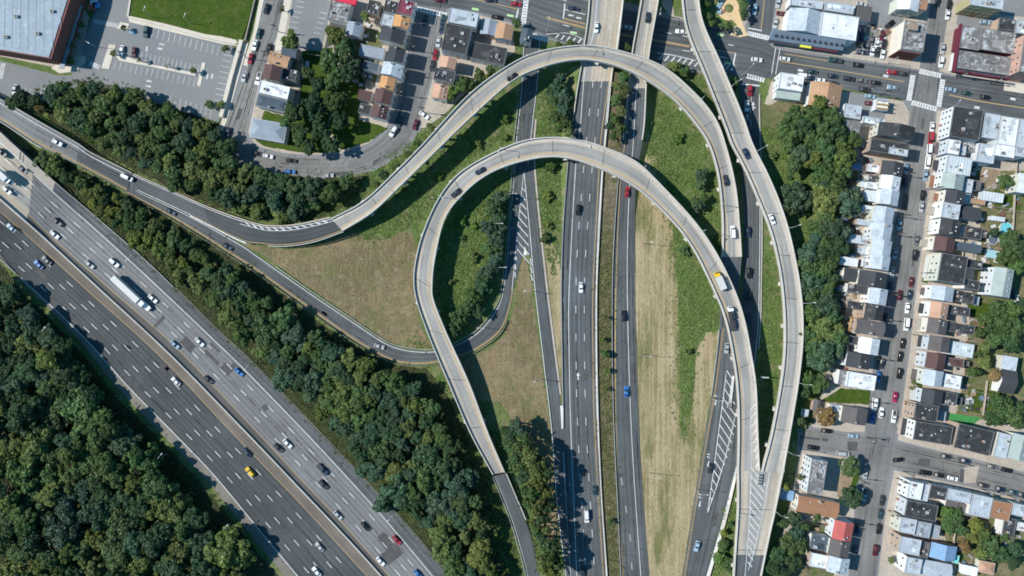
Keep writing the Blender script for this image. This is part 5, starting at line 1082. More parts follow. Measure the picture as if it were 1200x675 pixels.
def make_car(kind):
    """list of (name, mesh, location, rotation z, takes paint)"""
    P = []; m = MB()
    if kind in ('car', 'suv', 'van'):
        L, w, zt, zs, gb, gt = {'car': (4.6, .9, 1.44, .9, (-1.85, .95), (-1.2, .1)), 'suv': (4.8, .97, 1.74, 1.02, (-2.2, 1.0), (-1.95, .2)), 'van': (5.4, 1.0, 2.05, 1.1, (-2.6, 1.75), (-2.5, .95))}[kind]
        l = L/2
        loft(m, [ring(.26, -l+.1, l-.12, w*.9, .3), ring(.5, -l, l, w, .38), ring(zs-.16, -l+.02, l-.08, w, .4), ring(zs, -l+.12, l-.28, w*.9, .4)])
        hb, ht = w*.88, w*.72
        loft(m, [ring(zs-.02, gb[0], gb[1], hb, .25), ring(zt-.07, gt[0], gt[1], ht, .3), ring(zt, gt[0]+.12, gt[1]-.15, ht*.85, .3)], cap0=False)
        P.append(('body', m.mesh('body', [M['paint']]), (0,0,0), 0, True))
        for nm, pts in greenhouse_windows(gb, gt, zs-.02, zt-.07, hb, ht).items():
            q = MB(); q.add(pts, [(0,1,2,3)]); P.append((nm.rstrip('-1'), q.mesh(nm, [M['glass']]), (0,0,0), 0, False))
        wx = l*.62
    elif kind == 'pickup':
        l = 2.8; w = .98
        loft(m, [ring(.35, -l+.05, l-.1, w*.92, .2), ring(.6, -l, l, w, .25), ring(1.0, -l, l-.08, w, .25), ring(1.08, -l+.05, l-.25, w*.92, .25)])
        loft(m, [ring(1.06, -.5, 1.35, w*.88, .2), ring(1.75, -.3, .6, w*.72, .25), ring(1.8, -.2, .5, w*.62, .22)], cap0=False)
        P.append(('body', m.mesh('body', [M['paint']]), (0,0,0), 0, True))
        for nm, pts in greenhouse_windows((-.5, 1.35), (-.3, .6), 1.06, 1.75, w*.88, w*.72).items():
            q = MB(); q.add(pts, [(0,1,2,3)]); P.append((nm.rstrip('-1'), q.mesh(nm, [M['glass']]), (0,0,0), 0, False))
        q = MB(); q.box(-2.65, -.6, -.76, .76, 1.085, 1.1); q.box(-2.72,-2.62,-.86,.86,1.05,1.2,1); q.box(-2.65,-.6,-.86,-.78,1.05,1.2,1); q.box(-2.65,-.6,.78,.86,1.05,1.2,1); P.append(('cargo_bed', q.mesh('cargo_bed', [M['dark_steel'], M['paint']]), (0,0,0), 0, True)); wx = 1.75
    elif kind in ('box_truck', 'flatbed'):
        l = 3.9; w = 1.15
        loft(m, [ring(.5, 2.0, l, w*.9, .25), ring(1.1, 1.9, l, w*.95, .3), ring(1.7, 1.9, l-.25, w*.95, .3), ring(2.5, 1.9, l-.8, w*.85, .3)])
        P.append(('cab', m.mesh('cab', [M['paint']]), (0,0,0), 0, True))
        q = MB(); q.add([(l-.28,-.85,1.75),(l-.28,.85,1.75),(l-.72,.8,2.4),(l-.72,-.8,2.4)], [(0,1,2,3)]); P.append(('windscreen', q.mesh('windscreen', [M['glass']]), (.04,0,.02), 0, False))
        q = MB()
        if kind == 'box_truck': q.box(-l, 1.8, -1.2, 1.2, .9, 3.3); q.box(-l+.04, 1.76, -1.16, 1.16, 3.3, 3.36); nm = 'cargo_box'
        else:
            q.box(-l-2.5, 1.8, -1.2, 1.2, .9, 1.1, 1); q.box(-1.2, 1.4, -.9, .9, 1.1, 2.2, 1); q.box(-4.8, -1.8, -.95, .95, 1.1, 1.9, 1); q.bar((-2,0,1.8), (.6,.3,2.8), .35, .35, 1); q.bar((-2,0,2.2), (-5.2,-.3,1.9), .3, .3, 1); nm = 'loaded_bed'
        P.append((nm, q.mesh(nm, [M['frame'], M['dark_steel']]), (0,0,0), 0, False)); wx = 2.7
    elif kind == 'semi':
        l = 9.8; w = 1.25
        loft(m, [ring(.5, 5.6, l, w*.8, .3), ring(1.5, 5.6, l, w*.85, .35), ring(1.7, 5.6, l-.1, w*.85, .35)])
        loft(m, [ring(1.5, 5.0, 7.9, w*.95, .2), ring(2.5, 5.0, 7.7, w*.95, .25), ring(3.4, 5.0, 7.0, w*.85, .25)])
        P.append(('cab', m.mesh('cab', [M['paint']]), (0,0,0), 0, True))
        q = MB(); q.box(-l, 4.6, -1.28, 1.28, 1.1, 4.05); q.box(-l+.05, 4.55, -1.22, 1.22, 4.05, 4.12); P.append(('trailer', q.mesh('trailer', [M['frame']]), (0,0,0), 0, False)); wx = 7.4
    elif kind == 'motorcycle':
        loft(m, [ring(.45, -.8, .8, .14, .1), ring(.75, -.75, .6, .22, .14), ring(.95, -.6, .35, .16, .12)]); P.append(('body', m.mesh('body', [M['paint']]), (0,0,0), 0, True))
        q = MB(); q.bar((.45,-.4,1.0), (.45,.4,1.0), .05, .05); P.append(('handlebar', q.mesh('handlebar', [M['dark_steel']]), (0,0,0), 0, False))
        for x in (-.7, .75): P.append(('wheel', WHEEL, (x,0,.33), 0, False))
        return P
    hw = {'car': .8, 'suv': .86, 'van': .9, 'pickup': .86}.get(kind, 1.0)
    for x in ((wx, -wx) if kind != 'semi' else (wx, 4.8, -7, -8.3)):
        for s in (-1, 1): P.append(('wheel', WHEEL, (x, s*hw, .34), 0, False))
    fx = {'car': 2.2, 'suv': 2.3, 'van': 2.58, 'pickup': 2.72}.get(kind)
    if fx:
        for s in (-1, 1): P.append(('headlight', HEADL, (fx, s*.6, .68), 0, False)); P.append(('tail_light', TAILL, (-fx, s*.62, .75), 0, False))
    return P
CARS = {}
CC = dict(w=((.72,.73,.74),'white'), s=((.4,.42,.44),'silver'), g=((.13,.135,.14),'grey'), k=((.012,.012,.014),'black'), d=((.035,.04,.048),'dark grey'), n=((.02,.038,.075),'navy blue'), b=((.03,.15,.42),'bright blue'), l=((.28,.4,.5),'pale blue'), r=((.32,.015,.03),'red'), m=((.1,.012,.022),'maroon'), t=((.02,.065,.075),'dark teal'), y=((.75,.48,.03),'yellow'), p=((.35,.02,.09),'crimson'))
KN = {'car': 'car', 'suv': 'SUV', 'van': 'van', 'pickup': 'pickup', 'box_truck': 'box truck', 'flatbed': 'loaded truck', 'semi': 'long articulated truck', 'motorcycle': 'motorcycle'}
OBJN = {'car': 'car', 'suv': 'sport_utility_car', 'van': 'van', 'pickup': 'pickup_truck', 'box_truck': 'box_truck', 'flatbed': 'flatbed_truck', 'semi': 'articulated_truck', 'motorcycle': 'motorcycle'}
def car(x, y, ang, c, kind='car', z=.14, place='', way='from the top', key='y', group='moving traffic', pitch=0):
    if kind not in CARS: CARS[kind] = make_car(kind)
    col, cn = CC[c]; rt = root(OBJN[kind], world=False); r = random.Random(int(x*13+y*7)); X, Y, _ = W(x, y, z+.8)
    rt.location = (X, Y, z); rt.rotation_euler = (0, -pitch, -math.radians(ang+r.uniform(-1.5, 1.5))); s = r.uniform(.97, 1.04); rt.scale = (s, s, s)
    jk = r.uniform(.88, 1.1); jit = tuple(min(.85, v*jk) for v in col)
    for nm, me, loc, rz, paint in CARS[kind]: put(nm, me, rt, loc=loc, color=jit if paint else None)
    name_later(rt, f'{cn} {KN[kind]}', place, y if key == 'y' else x, way, 'truck' if 'truck' in KN[kind] else ('motorcycle' if kind == 'motorcycle' else ('van' if kind == 'van' else ('pickup' if kind == 'pickup' else 'car'))), group)
    return rt
def lot(L, place, group, z=.14, way='from the top', key='y', zf=None):
    for e in L:
        x, y, a, c = e[:4]; k = e[4] if len(e) > 4 else 'car'; car(x, y, a, c, k, zf(x, y) if zf else z, place, way, key, group)
lot([(2.5,179,42,'d','suv'),(27,199,42,'n'),(7,208,42,'w','box_truck'),(8,223,42,'w'),(67,260,43,'d'),(64,275,43,'w'),(134,308,43,'w','suv'),(105,310,43,'s'),(156,344,42,'w','semi'),(179,350,43,'w'),(205,404,43,'l'),(234,401,44,'w'),(244,445,44,'d'),(280,436,44,'b'),(326,525,46,'d'),(337,520,46,'w'),(378,550,46,'n','pickup'),(379,568,47,'d'),(396,604,47,'s'),(428,617,48,'k'),(465,633,48,'r'),(446,658,48,'w'),(490,673,49,'b')], "on the motorway's paler carriageway", 'traffic on the motorway', zf=lambda x, y: zA(x, y)+.03)
lot([(13,267,222,'l'),(54.5,305,222,'g'),(45,310,222,'b'),(206,447,224,'w'),(289,530,226,'n'),(293,553,226,'y','suv'),(374.5,641,227,'s'),(371,670,227,'w'),(149,407,224,'k','motorcycle')], "on the motorway's darker carriageway", 'traffic on the motorway', zf=lambda x, y: zA(x, y)+.03)
lot([(67,167,30,'w'),(149,208,26,'w','van')], 'on the slip road beside the wood', 'traffic on the slip roads', zf=lambda x, y: zB(x, y)+.03)
lot([(200,248,29,'n'),(266,289,31,'n'),(444.5,406,17,'s')], 'on the tree-shaded loop road', 'traffic on the slip roads', .16)
def zs_(st): return lambda x, y: float(np.interp(st.near(x, y), st.len, st.z))+.03
lot([(600,90,145,'k')], 'on the outer curved ramp near the rooftops', 'traffic on the ramps', zf=zs_(sC)); lot([(850.5,211,260,'d'),(859,272,268,'w','van')], 'on the outer curved ramp as it descends', 'traffic on the ramps', zf=zs_(sC))
lot([(874.5,180,65,'n'),(905,257,70,'w')], 'on the long ramp past the woods', 'traffic on the ramps', zf=zs_(sE))
lot([(562.5,200,150,'n'),(534,226,140,'d')], 'on the inner loop ramp', 'traffic on the ramps', zf=zs_(sF))
lot([(843,329,-112,'y','box_truck'),(857,370,-101,'w','flatbed')], 'on the inner loop ramp', 'traffic on the ramps', zf=zs_(sF))
lot([(877,272,88,'n'),(878,320,90,'k','suv'),(878,348,92,'d'),(876,375,96,'n'),(879,106,93,'r','suv'),(875.5,124,92,'w')], 'on the feeder road under the ramps', 'traffic on the slip roads', .13)
lot([(852,408,97,'s'),(832.5,549,102,'d'),(817,640,105,'l')], 'on the hatched slip road by the dry field', 'traffic on the slip roads', zf=lambda x, y: zG(x, y)+.03)
lot([(699,32,97,'w'),(677.5,246,94,'k','suv'),(681,337,90,'w'),(697,575,88,'t'),(687.5,605,87,'w','van'),(683,671,86,'d')], 'on the three-lane road', 'traffic on the straight roads', zf=lambda x, y: zN(x, y)+.03)
lot([(759,20,-82,'d'),(735,225,-84,'r'),(731,370,-90,'k','suv'),(734,459,-88,'b')], 'on the two-lane road', 'traffic on the straight roads', zf=lambda x, y: zN(x, y)+.03)
TS = 'on the main street'
lot([(735,32,8,'l'),(672,10,10,'n'),(798,37,188,'w'),(887,70,8,'w'),(582,20,188,'k'),(605,4.5,8,'r'),(575,0,8,'n'),(516,0,8,'m'),(920,69,8,'w'),(979,70.5,189,'t','pickup'),(1005,76,189,'k'),(1046,84.5,189,'r'),(1057,86,189,'d'),(952,84,9,'t'),(976,89,9,'n'),(995,92,9,'d','suv'),(1010,94,9,'g'),(1027,97,9,'k'),(1046,102.5,189,'l'),(1114.5,105,10,'l'),(1133,109,10,'t'),(1155,113.6,10,'k')], TS, 'traffic on the main street', .13, 'from the loop ramp', 'x')
lot([(942,89,9,'w','van'),(950,91.5,9,'n'),(961,94,9,'w'),(976,97.5,9,'d'),(1013,104.5,9,'d'),(1020,113,9,'l'),(1020,121,9,'m')], 'parked beside the tan bungalow', 'parked cars', .28, 'from the ramp side', 'x')
UE = 'parked on the pools side of the house street'; UW = 'parked on the ramp side of the house street'
lot([(1112.7,6,98,'k'),(1110.7,17,98,'w'),(1105,57,98,'s'),(1103,72.7,97,'w','suv'),(1092.5,149,96,'w'),(1091,162,96,'r','van')], 'parked near the upper crossroads', 'parked cars', .14)
lot([(1098.7,2,98,'k')], 'driving above the upper crossroads', 'parked cars', .14)
lot([(1089,176.4,96,'w','van'),(1087,191,96,'w','van'),(1084.6,205.7,96,'l'),(1081.7,229,96,'k'),(1080,242.6,96,'s'),(1074.6,282,97,'g'),(1072.3,299,97,'k','suv'),(1068,330.5,97,'m'),(1066.4,345.7,97,'n'),(1063.5,361,97,'w'),(1062.3,380,97,'w','van'),(1058,402.5,97,'k'),(1055,418,97,'k'),(1054,437.7,97,'k','suv'),(1049,465.5,98,'p'),(1047.6,488,98,'w','pickup')], UE, 'parked cars', .145)
lot([(1062,197.5,96,'l'),(1060.6,214,96,'n'),(1054,263,97,'l'),(1049,297,97,'l'),(1046,319,97,'s'),(1043.6,336,97,'n'),(1038,373,97,'n'),(1033,426,98,'d','suv'),(1029.5,441,98,'b'),(1025,473.7,98,'w','van'),(1023,490,98,'b')], UW, 'parked cars', .145)
lot([(1054.7,345.7,-83,'m'),(1033,483.7,-82,'w')], 'driving along the house street', 'traffic on the streets', .145)
VW = 'on the cross street'
lot([(969,505,9,'k'),(1000,511,9,'l'),(953,524.6,8,'k','suv'),(988,531.6,8,'s','van'),(1053,539,-8,'k'),(1109,535,12,'d'),(1132,540,12,'n'),(1084.7,554,11,'k','suv'),(1100.7,557,12,'k'),(1116.7,560.7,12,'w'),(1163,547,13,'g'),(1180,551,13,'k','suv'),(1152.7,569,13,'d'),(1173,573,13,'n'),(1188,577,14,'t'),(1199,580,14,'d')], VW, 'parked cars', .14, 'from the ramp side', 'x')
UL = 'on the lower stretch of the house street'
lot([(1014,556,98,'s'),(1012.7,580,98,'l','pickup'),(1034,586.7,98,'d'),(1032,602.7,98,'t'),(1030,620,98,'k'),(1026,645,98,'m','suv'),(1005,621,98,'n'),(1002,645.7,98,'g')], UL, 'parked cars', .145)
lot([(884.7,11,100,'l'),(908.7,27,100,'s'),(916,16,188,'m'),(912,3,100,'s')], 'on the short street by the round plaza', 'parked cars', .14)
lot([(1028,51,98,'w'),(1022.7,60,98,'w'),(1028.7,60.7,98,'d'),(1034.7,62.7,98,'w'),(1021,48,98,'g'),(1010,44,98,'n'),(1011,51,10,'t'),(1011,61,8,'n'),(1036,52,98,'k'),(1016,55,100,'g'),(1034,42,95,'m')], 'crammed into the scrap yard', 'cars in the scrap yard', .3)
lot([(1010,5,15,'s'),(1154.7,26,6,'l'),(1043,28,-40,'k')], 'on the lots above the main street', 'parked cars', .3, 'from the market hall', 'x')
lot([(303,39,105,'t'),(298.6,52.8,105,'w'),(315.6,57.5,105,'k'),(293.4,68.6,105,'r'),(286.3,90,107,'s'),(302.7,92,105,'w','pickup'),(267,154.7,108,'n'),(312,10,105,'k')], 'on the side street past the lawn', 'parked cars', .14)
lot([(498,24,100,'n'),(519,23,99,'t'),(517.6,33,99,'n'),(513.5,49,99,'s'),(510,64,100,'r'),(506.5,77,100,'d'),(468,142,110,'t'),(487,146,110,'m'),(461,154,120,'w','suv'),(497,135,35,'w')], 'on the bending street by the row houses', 'parked cars', .14)
lot([(302,180,18,'k'),(314,183,10,'w'),(341,188,6,'k'),(340,201,6,'b'),(385,206,-6,'s')], 'on the curve of the bending street', 'parked cars', .14, 'along the curve', 'x')
lot([(171,37,100,'t','suv'),(142.5,59.5,98,'w'),(157,61,98,'m'),(17,105,100,'s')], 'in the car park', 'parked cars', .09)
lot([(1187,345,100,'n'),(1192,352,95,'w')], 'parked behind the tall green-grey house', 'parked cars', .3)

# ================================================================ STREET LAMPS AND POLES
def lamp(x, y, ang, z=0, h=9.5, arm=2.4, place='', way='from the top'):
    rt = root('street_lamp', x, y, z, False); m = MB(); m.cyl(0, 0, 0, h, .13, .08, 8); m.cyl(0,0,0,.35,.22,.22,8); m.build('pole', M['steel'], rt)
    a = -math.radians(ang); e = (math.cos(a)*arm, math.sin(a)*arm, h+.35)
    m = MB(); m.bar((0,0,h-.1), e, .09, .09); m.build('arm', M['steel'], rt)
    m = MB(); d = (math.cos(a)*.75, math.sin(a)*.75, 0); m.bar((e[0]-d[0]*.1, e[1]-d[1]*.1, e[2]), (e[0]+d[0], e[1]+d[1], e[2]), .34, .16); m.build('lamp_head', M['lamp_lens'], rt)
    name_later(rt, 'steel street lamp', place, y, way, 'street lamp', 'street lamps')
for x, y, a in ((750,415,0),(761,554,0),(752,285,0)): lamp(x, y, a, place='on the dry grass beside the two-lane road')
for x, y, a in ((815,573,0),(832,466,0)): lamp(x, y, a, place='on the verge of the hatched slip road')
for x, y, a in ((633,444,180),(622,341,180)): lamp(x, y, a, place='between the merging road and the mown field')
for x, y, a in ((597,230,0),(581,264,0),(585,314,0),(560,383,0)): lamp(x, y, a, place='along the inside of the tree-lined loop road')
for x, y, a in ((63,388,-48),(120,466,-48),(196,532,-48),(271,613,-48)): lamp(x, y, a, place='along the forest edge of the motorway')
for x, y, a in ((166,300,130),(464,596,130),(300,425,130)): lamp(x, y, a, place='along the hard shoulder of the motorway')
def on_ramp(st, pts, place):
    for x, y, f, a in pts: 
        m = st.near(x, y); p = st.P(m, f, .6, .28 if f == 0 else -.28); rt_n = len(PENDING); k = (H-p[2])/H*S
        lamp(p[0]/k+600, 337.5-p[1]/k, a, p[2], 7.5, 2.0, place)
on_ramp(sF, [(590,182,0,-250),(669,175,0,90),(750,212,0,120),(815,283,0,140),(520,240,0,30)], 'on the parapet of the inner loop ramp')
on_ramp(sC, [(677,62,0,90),(812,126,0,135),(460,220,1,-135),(560,118,1,-120),(850,240,1,180)], 'on the parapet of the outer curved ramp')
on_ramp(sE, [(850,100,1,-30),(882,175,1,-30),(922,262,1,-20),(940,353,1,-10),(938,447,1,0),(922,530,1,10)], 'on the parapet of the long ramp')
on_ramp(sM, [(868,600,0,180),(905,600,1,15)], 'on the parapet of the merged ramp')
for x, y, a in ((641,37,-80),(870,88,-50),(1000,63,100),(1105,130,-50),(1040,74,100),(770,18,100)): lamp(x, y, a, z=.2, place='on the main street pavement')
for x, y, a in ((152,66,60),(205,80,60),(112,55,30),(62,108,30),(178,20,-60),(224,28,-60)): lamp(x, y, a, z=.06, h=8, arm=1.2, place='around the car park and lawn')
def pole(x, y, ang, place):
    rt = root('utility_pole', x, y, .2, False); rt.rotation_euler = (0, 0, -math.radians(ang)); m = MB(); m.cyl(0,0,0,10.5,.17,.11,8); m.build('mast', M['bark'], rt)
    for z in (9.6, 8.6): m = MB(); m.box(-1.4,1.4,-.07,.07,z-.08,z+.08); m.build('crossarm', M['bark'], rt)
    m = MB(); m.cyl(.4,0,6.8,7.9,.3,.3,8); m.build('transformer', M['steel'], rt)
    name_later(rt, 'wooden utility pole', place, y, 'from the top', 'utility pole', 'utility poles')
for x, y in ((1058,206),(1053,254),(1046,275),(1041,345),(1034,374),(1025,420),(1019,470),(1006,560),(1001,612)): pole(x-1, y, 9, 'on the ramp side of the house street')
for x, y in ((1088,222),(1078,320),(1069,392),(1059,470),(1049,560),(1040,598)): pole(x+1, y, 9, 'on the pools side of the house street')
for x, y in ((1012,108),(1030,113),(1120,91),(1160,98),(1000,59)): pole(x, y, 9, 'on the main street')
for x, y in ((1058,552),(1150,573),(1180,580),(1015,512)): pole(x, y, 100, 'on the cross street')
for x, y in ((328,38),(317,68),(291,69),(486,60),(477,88),(472,112),(497,132)): pole(x, y, 14, 'on the streets off the car park')
def sign(x, y, ang, z, label):
    rt = root('road_sign', x, y, 0, False); rt.rotation_euler = (0,0,-math.radians(ang)); m = MB(); m.cyl(0,0,0,z,.18,.14,8); m.build('post', M['steel'], rt)
    m = MB(); m.box(-1.7,1.7,-.25,.25,z-.6,z+.1); m.build('sign_board', simple('sign_back', (.45,.5,.45), .6, .3), rt); tag(rt, label, 'road sign')
sign(874, 206, -15, 6.5, 'pale sign panel between the outer ramp and the long ramp'); sign(891, 440.5, 4, 6, 'pale sign panel in the shade under the inner ramp'); sign(436.5, 249, -40, 5, 'pale sign panel under the outer ramp by the mown field')
# plaza benches and playground pieces
for i, (x, y) in enumerate(((843.5,5),(841.5,9),(842.5,15))):
    rt = root('plaza_table', x, y, .3, False); m = MB(); m.box(-.9,.9,-.6,.6,.65,.75); m.build('table_top', simple('blue_table', (.25,.4,.55), .6, .3), rt); m = MB(); m.box(-.1,.1,-.1,.1,0,.65); m.build('leg', M['steel'], rt)
    name_later(rt, 'blue table', 'on the round beige plaza', y, 'from the top', 'table', 'plaza tables')
for i, (x, y, c) in enumerate(((113,4,(.6,.62,.65)),(116,8,(.1,.3,.6)),(110,10,(.45,.12,.08)))):
    rt = root('market_stall', x, y, .1, False); m = MB(); m.box(-1.5,1.5,-1.1,1.1,2.0,2.2); m.build('canopy', M['plain'], rt, color=c)
    for sx in (-1.3,1.3):
        for sy in (-.9,.9): q = MB(); q.box(sx-.05,sx+.05,sy-.05,sy+.05,0,2.0); q.build('post', M['steel'], rt)
    name_later(rt, ['pale','blue','red'][i]+' canopy stall', 'beside the large hall', y, 'from the top', 'stall', 'stalls by the hall')
# ================================================================ TREES AND PLANTS
def quads_mesh(name, C, N, size, mat):
    """leaf-sized quads at centres C facing N"""
    n = len(C); N = N/np.maximum(np.linalg.norm(N, axis=1), 1e-6)[:, None]
    R = RNG.normal(size=(n, 3)); U = np.cross(N, R); U /= np.maximum(np.linalg.norm(U, axis=1), 1e-6)[:, None]; V = np.cross(N, U)
    s = size[:, None]/2; asp = RNG.uniform(.55, 1.0, (n, 1))
    co = np.stack([C-U*s-V*s*asp, C+U*s-V*s*asp, C+U*s+V*s*asp, C-U*s+V*s*asp], 1).reshape(-1, 3)
    me = bpy.data.meshes.new(name); me.vertices.add(4*n); me.vertices.foreach_set('co', co.ravel().astype(np.float32))
    me.loops.add(4*n); me.loops.foreach_set('vertex_index', np.arange(4*n, dtype=np.int32)); me.polygons.add(n)
    me.polygons.foreach_set('loop_start', np.arange(0, 4*n, 4, dtype=np.int32))
    me.materials.append(mat); me.update(calc_edges=True); me.validate(); return me
def crown_mesh(seed, blobs=60, leaves=6500, flat_=.62, leaf=.085, rad=(.08,.27), lumpy=.42):
    """unit-radius crown: leaf sprays gathered on many small lobes over an uneven dome"""
    r = np.random.default_rng(seed); B = []; ph = r.uniform(0, 6.28, 6); am = r.uniform(.3, 1, 6)*lumpy
    def edge(a): return .8+sum(am[i]*math.sin((i+2)*a+ph[i])/(1+.35*i) for i in range(6))*.5
    tries = 0
    while len(B) < blobs and tries < 20000:
        tries += 1; a = r.uniform(0, 6.283); d = math.sqrt(r.uniform(0, 1)); R = edge(a); rd = r.uniform(*rad)*(1.1-.4*d)
        dome = math.sqrt(max(0, 1-d*d)); z = dome*r.uniform(.35, 1.0)-.25+.25*math.sin(3*a+ph[0])*d
        p = np.array([d*R*math.cos(a), d*R*math.sin(a), z])
        if all(np.linalg.norm(p-q[:3]) > .5*(rd+q[3]) for q in B): B.append(np.array([*p, rd]))
    B = np.array(B); B[:, 2] *= flat_
    n = leaves*3; w = B[:, 3]**2; k = r.choice(len(B), n, p=w/w.sum())
    d = r.normal(size=(n, 3)); d[:, 2] = np.abs(d[:, 2])-.5*np.abs(r.normal(size=n)); d /= np.linalg.norm(d, axis=1)[:, None]
    P = B[k, :3]+d*B[k, 3:4]*r.uniform(.7, 1.18, (n, 1))*np.array([1, 1, .8]); keep = np.ones(n, bool)
    for i, b in enumerate(B): keep &= ~((np.linalg.norm((P-b[:3])/np.array([1,1,.8]), axis=1) < b[3]*.62) & (k != i))
    P, d = P[keep][:leaves], d[keep][:leaves]
    return quads_mesh('crown', P, d+r.normal(size=d.shape)*.5+np.array([0,0,.3]), r.uniform(.5, 1.4, len(P))*leaf, M['leaf'])
CROWNS = [crown_mesh(100+i, 54+4*i, 7000, .62+.04*(i % 3), .082) for i in range(9)]
FINE = [crown_mesh(200+i, 120, 8000, .6, .07, (.09,.17), .08) for i in range(3)]
BUSH = [crown_mesh(300+i, 16, 1300, .7, .16, (.2,.36)) for i in range(4)]
def trunk_mesh(seed):
    r = random.Random(seed); m = MB(); m.cyl(0, 0, 0, .62, .05, .03, 8)
    for i in range(5):
        a = i*1.256+r.uniform(-.3,.3); m.bar((0,0,.42+.04*i), (.42*math.cos(a), .42*math.sin(a), .8+r.uniform(-.08,.1)), .028, .028)
    return m.mesh('trunk', [M['bark']])
TRUNKS = [trunk_mesh(i) for i in range(3)]
TONE = dict(d=((.048,.094,.04),'dark green'), m=((.08,.138,.046),'mid-green'), o=((.13,.17,.05),'olive-green'), b=((.06,.11,.062),'blue-green'), a=((.24,.16,.065),'russet'), y=((.185,.215,.05),'yellow-green'), v=((.105,.19,.045),'bright green'))
def tree(x, y, rpx, tone, place, h=None, name='tree', share=True, group='trees', mesh=None, z0=0, zs=1, cat='tree', key=None, way='from the top'):
    r = random.Random(int(x*17+y*29)); R = rpx*S; hh = h or (R*1.15+4.5+r.uniform(-.8, 1.2)); zc = hh-R*.55
    rt = root(name, world=False); X, Y, _ = W(x, y, min(zc+R*.3, 30)); rt.location = (X, Y, z0)
    c = TONE[tone][0]; j = r.uniform(.82, 1.2); c = (c[0]*j*r.uniform(.92,1.1), c[1]*j, c[2]*j*r.uniform(.85,1.15))
    me = mesh or (r.choice(CROWNS) if R > 1.6 else r.choice(BUSH))
    put('crown', me, rt, loc=(0,0,zc), rz=r.uniform(0,6.28), scale=(R*r.uniform(.86,1.14), R*r.uniform(.86,1.14), R*r.uniform(.8,1.25)*zs), color=c)
    put('trunk', r.choice(TRUNKS), rt, rz=r.uniform(0,6.28), scale=(hh*.8, hh*.8, hh*.95))
    if share: name_later(rt, f'{TONE[tone][1]} {place.split(" ", 1)[0]}' if not place.startswith(('small ','bushy ','broad ')) else f'{TONE[tone][1]} {" ".join(place.split()[:2])}', ' '.join(place.split()[1:]) if not place.startswith(('small ','bushy ','broad ')) else ' '.join(place.split()[2:]), y, way, cat, group)
    else: name_later(rt, f'{TONE[tone][1]} {cat}', place, y if key is None else key, way, cat, group)
    return rt
def inside(P, x, y):
    c = False; n = len(P)
    for i in range(n):
        x0, y0 = P[i]; x1, y1 = P[(i+1) % n]
        if (y0 > y) != (y1 > y) and x < (x1-x0)*(y-y0)/(y1-y0)+x0: c = not c
    return c
def fill(P, r0, r1, pack, seed, keep=None):
    r = random.Random(seed); xs = [p[0] for p in P]; ys = [p[1] for p in P]; out = []
    for _ in range(6000):
        x, y = r.uniform(min(xs), max(xs)), r.uniform(min(ys), max(ys)); rad = r.uniform(r0, r1)
        if inside(P, x, y) and all(math.hypot(x-a, y-b) > (rad+c)*pack for a, b, c in out): out.append((x, y, rad))
    return out
W1 = [(-14,305),(20,345),(72,410),(115,455),(160,500),(205,555),(250,600),(290,655),(305,690),(-14,690)]
W1b = [(-14,400),(40,400),(100,470),(160,535),(220,595),(270,655),(285,690),(-14,690)]
for x, y, rd in fill(W1b, 11, 31, .56, 3): tree(x, y, rd, random.Random(int(x*y)).choice('ddmmmboo'), 'tree in the dense wood below the motorway' if y > 540 else 'tree in the upper dense wood below the motorway', group='trees of the dense wood' if y > 540 else 'trees of the upper dense wood', name='woodland_tree', h=13+random.Random(int(x)).uniform(-2.5,3))
for x, y, rd in fill([(-14,330),(15,345),(70,412),(112,470),(60,470),(-14,420)], 13, 19, .64, 4): tree(x, y, rd, random.Random(int(x*y)).choice('dddb'), 'tree at the top corner of the dense wood', name='woodland_tree', group='trees at the wood corner', h=11)
W2a = [(42,184),(80,200),(145,237),(205,275),(262,315),(272,330),(215,330),(165,290),(118,250),(70,206)]
for x, y, rd in fill(W2a, 6, 14, .64, 5): tree(x, y, rd, random.Random(int(x*y)).choice('mmoody'), 'small tree between the motorway and the slip road', name='woodland_tree', group='small trees of the narrow strip', h=5.5, cat='tree')
W2b = [(215,325),(262,318),(320,358),(385,405),(430,430),(405,455),(395,505),(350,460),(300,408),(250,362)]
for x, y, rd in fill(W2b, 8, 22, .6, 6): tree(x, y, rd, random.Random(int(x*y)).choice('dmmbmo'), 'tree in the wood between motorway and loop road', name='woodland_tree', group='trees of the middle wood', h=9.5)
W2c = [(395,430),(440,440),(485,455),(502,470),(522,515),(545,560),(568,610),(580,690),(545,690),(500,620),(455,570),(405,520)]
for x, y, rd in fill(W2c, 8, 25, .58, 7): tree(x, y, rd, random.Random(int(x*y)).choice('ddmmbboo'), 'tree in the wood beside the inner ramp foot', name='woodland_tree', group='trees of the lower wood', h=11)
W3 = [(50,112),(80,100),(112,100),(160,112),(205,136),(255,158),(275,195),(330,212),(372,216),(405,222),(382,243),(345,250),(300,246),(250,229),(205,208),(120,170),(75,138)]
for x, y, rd in fill(W3, 8, 19, .62, 8): tree(x, y, rd, random.Random(int(x*y)).choice('mmmdoobm'), 'tree in the wood below the car park' if x < 230 else 'tree in the wood below the bending street', group='trees below the car park' if x < 230 else 'trees below the bending street', name='woodland_tree', h=9 if y < 235 else 5.5)
for x, y, rd, t in ((24,112,10,'d'),(38,118,9,'d'),(12,120,9,'d'),(46,128,7,'a')): tree(x, y, rd, t, 'at the shady end of the car park', share=False, h=7)
PL_ = 'behind the houses on the side street'
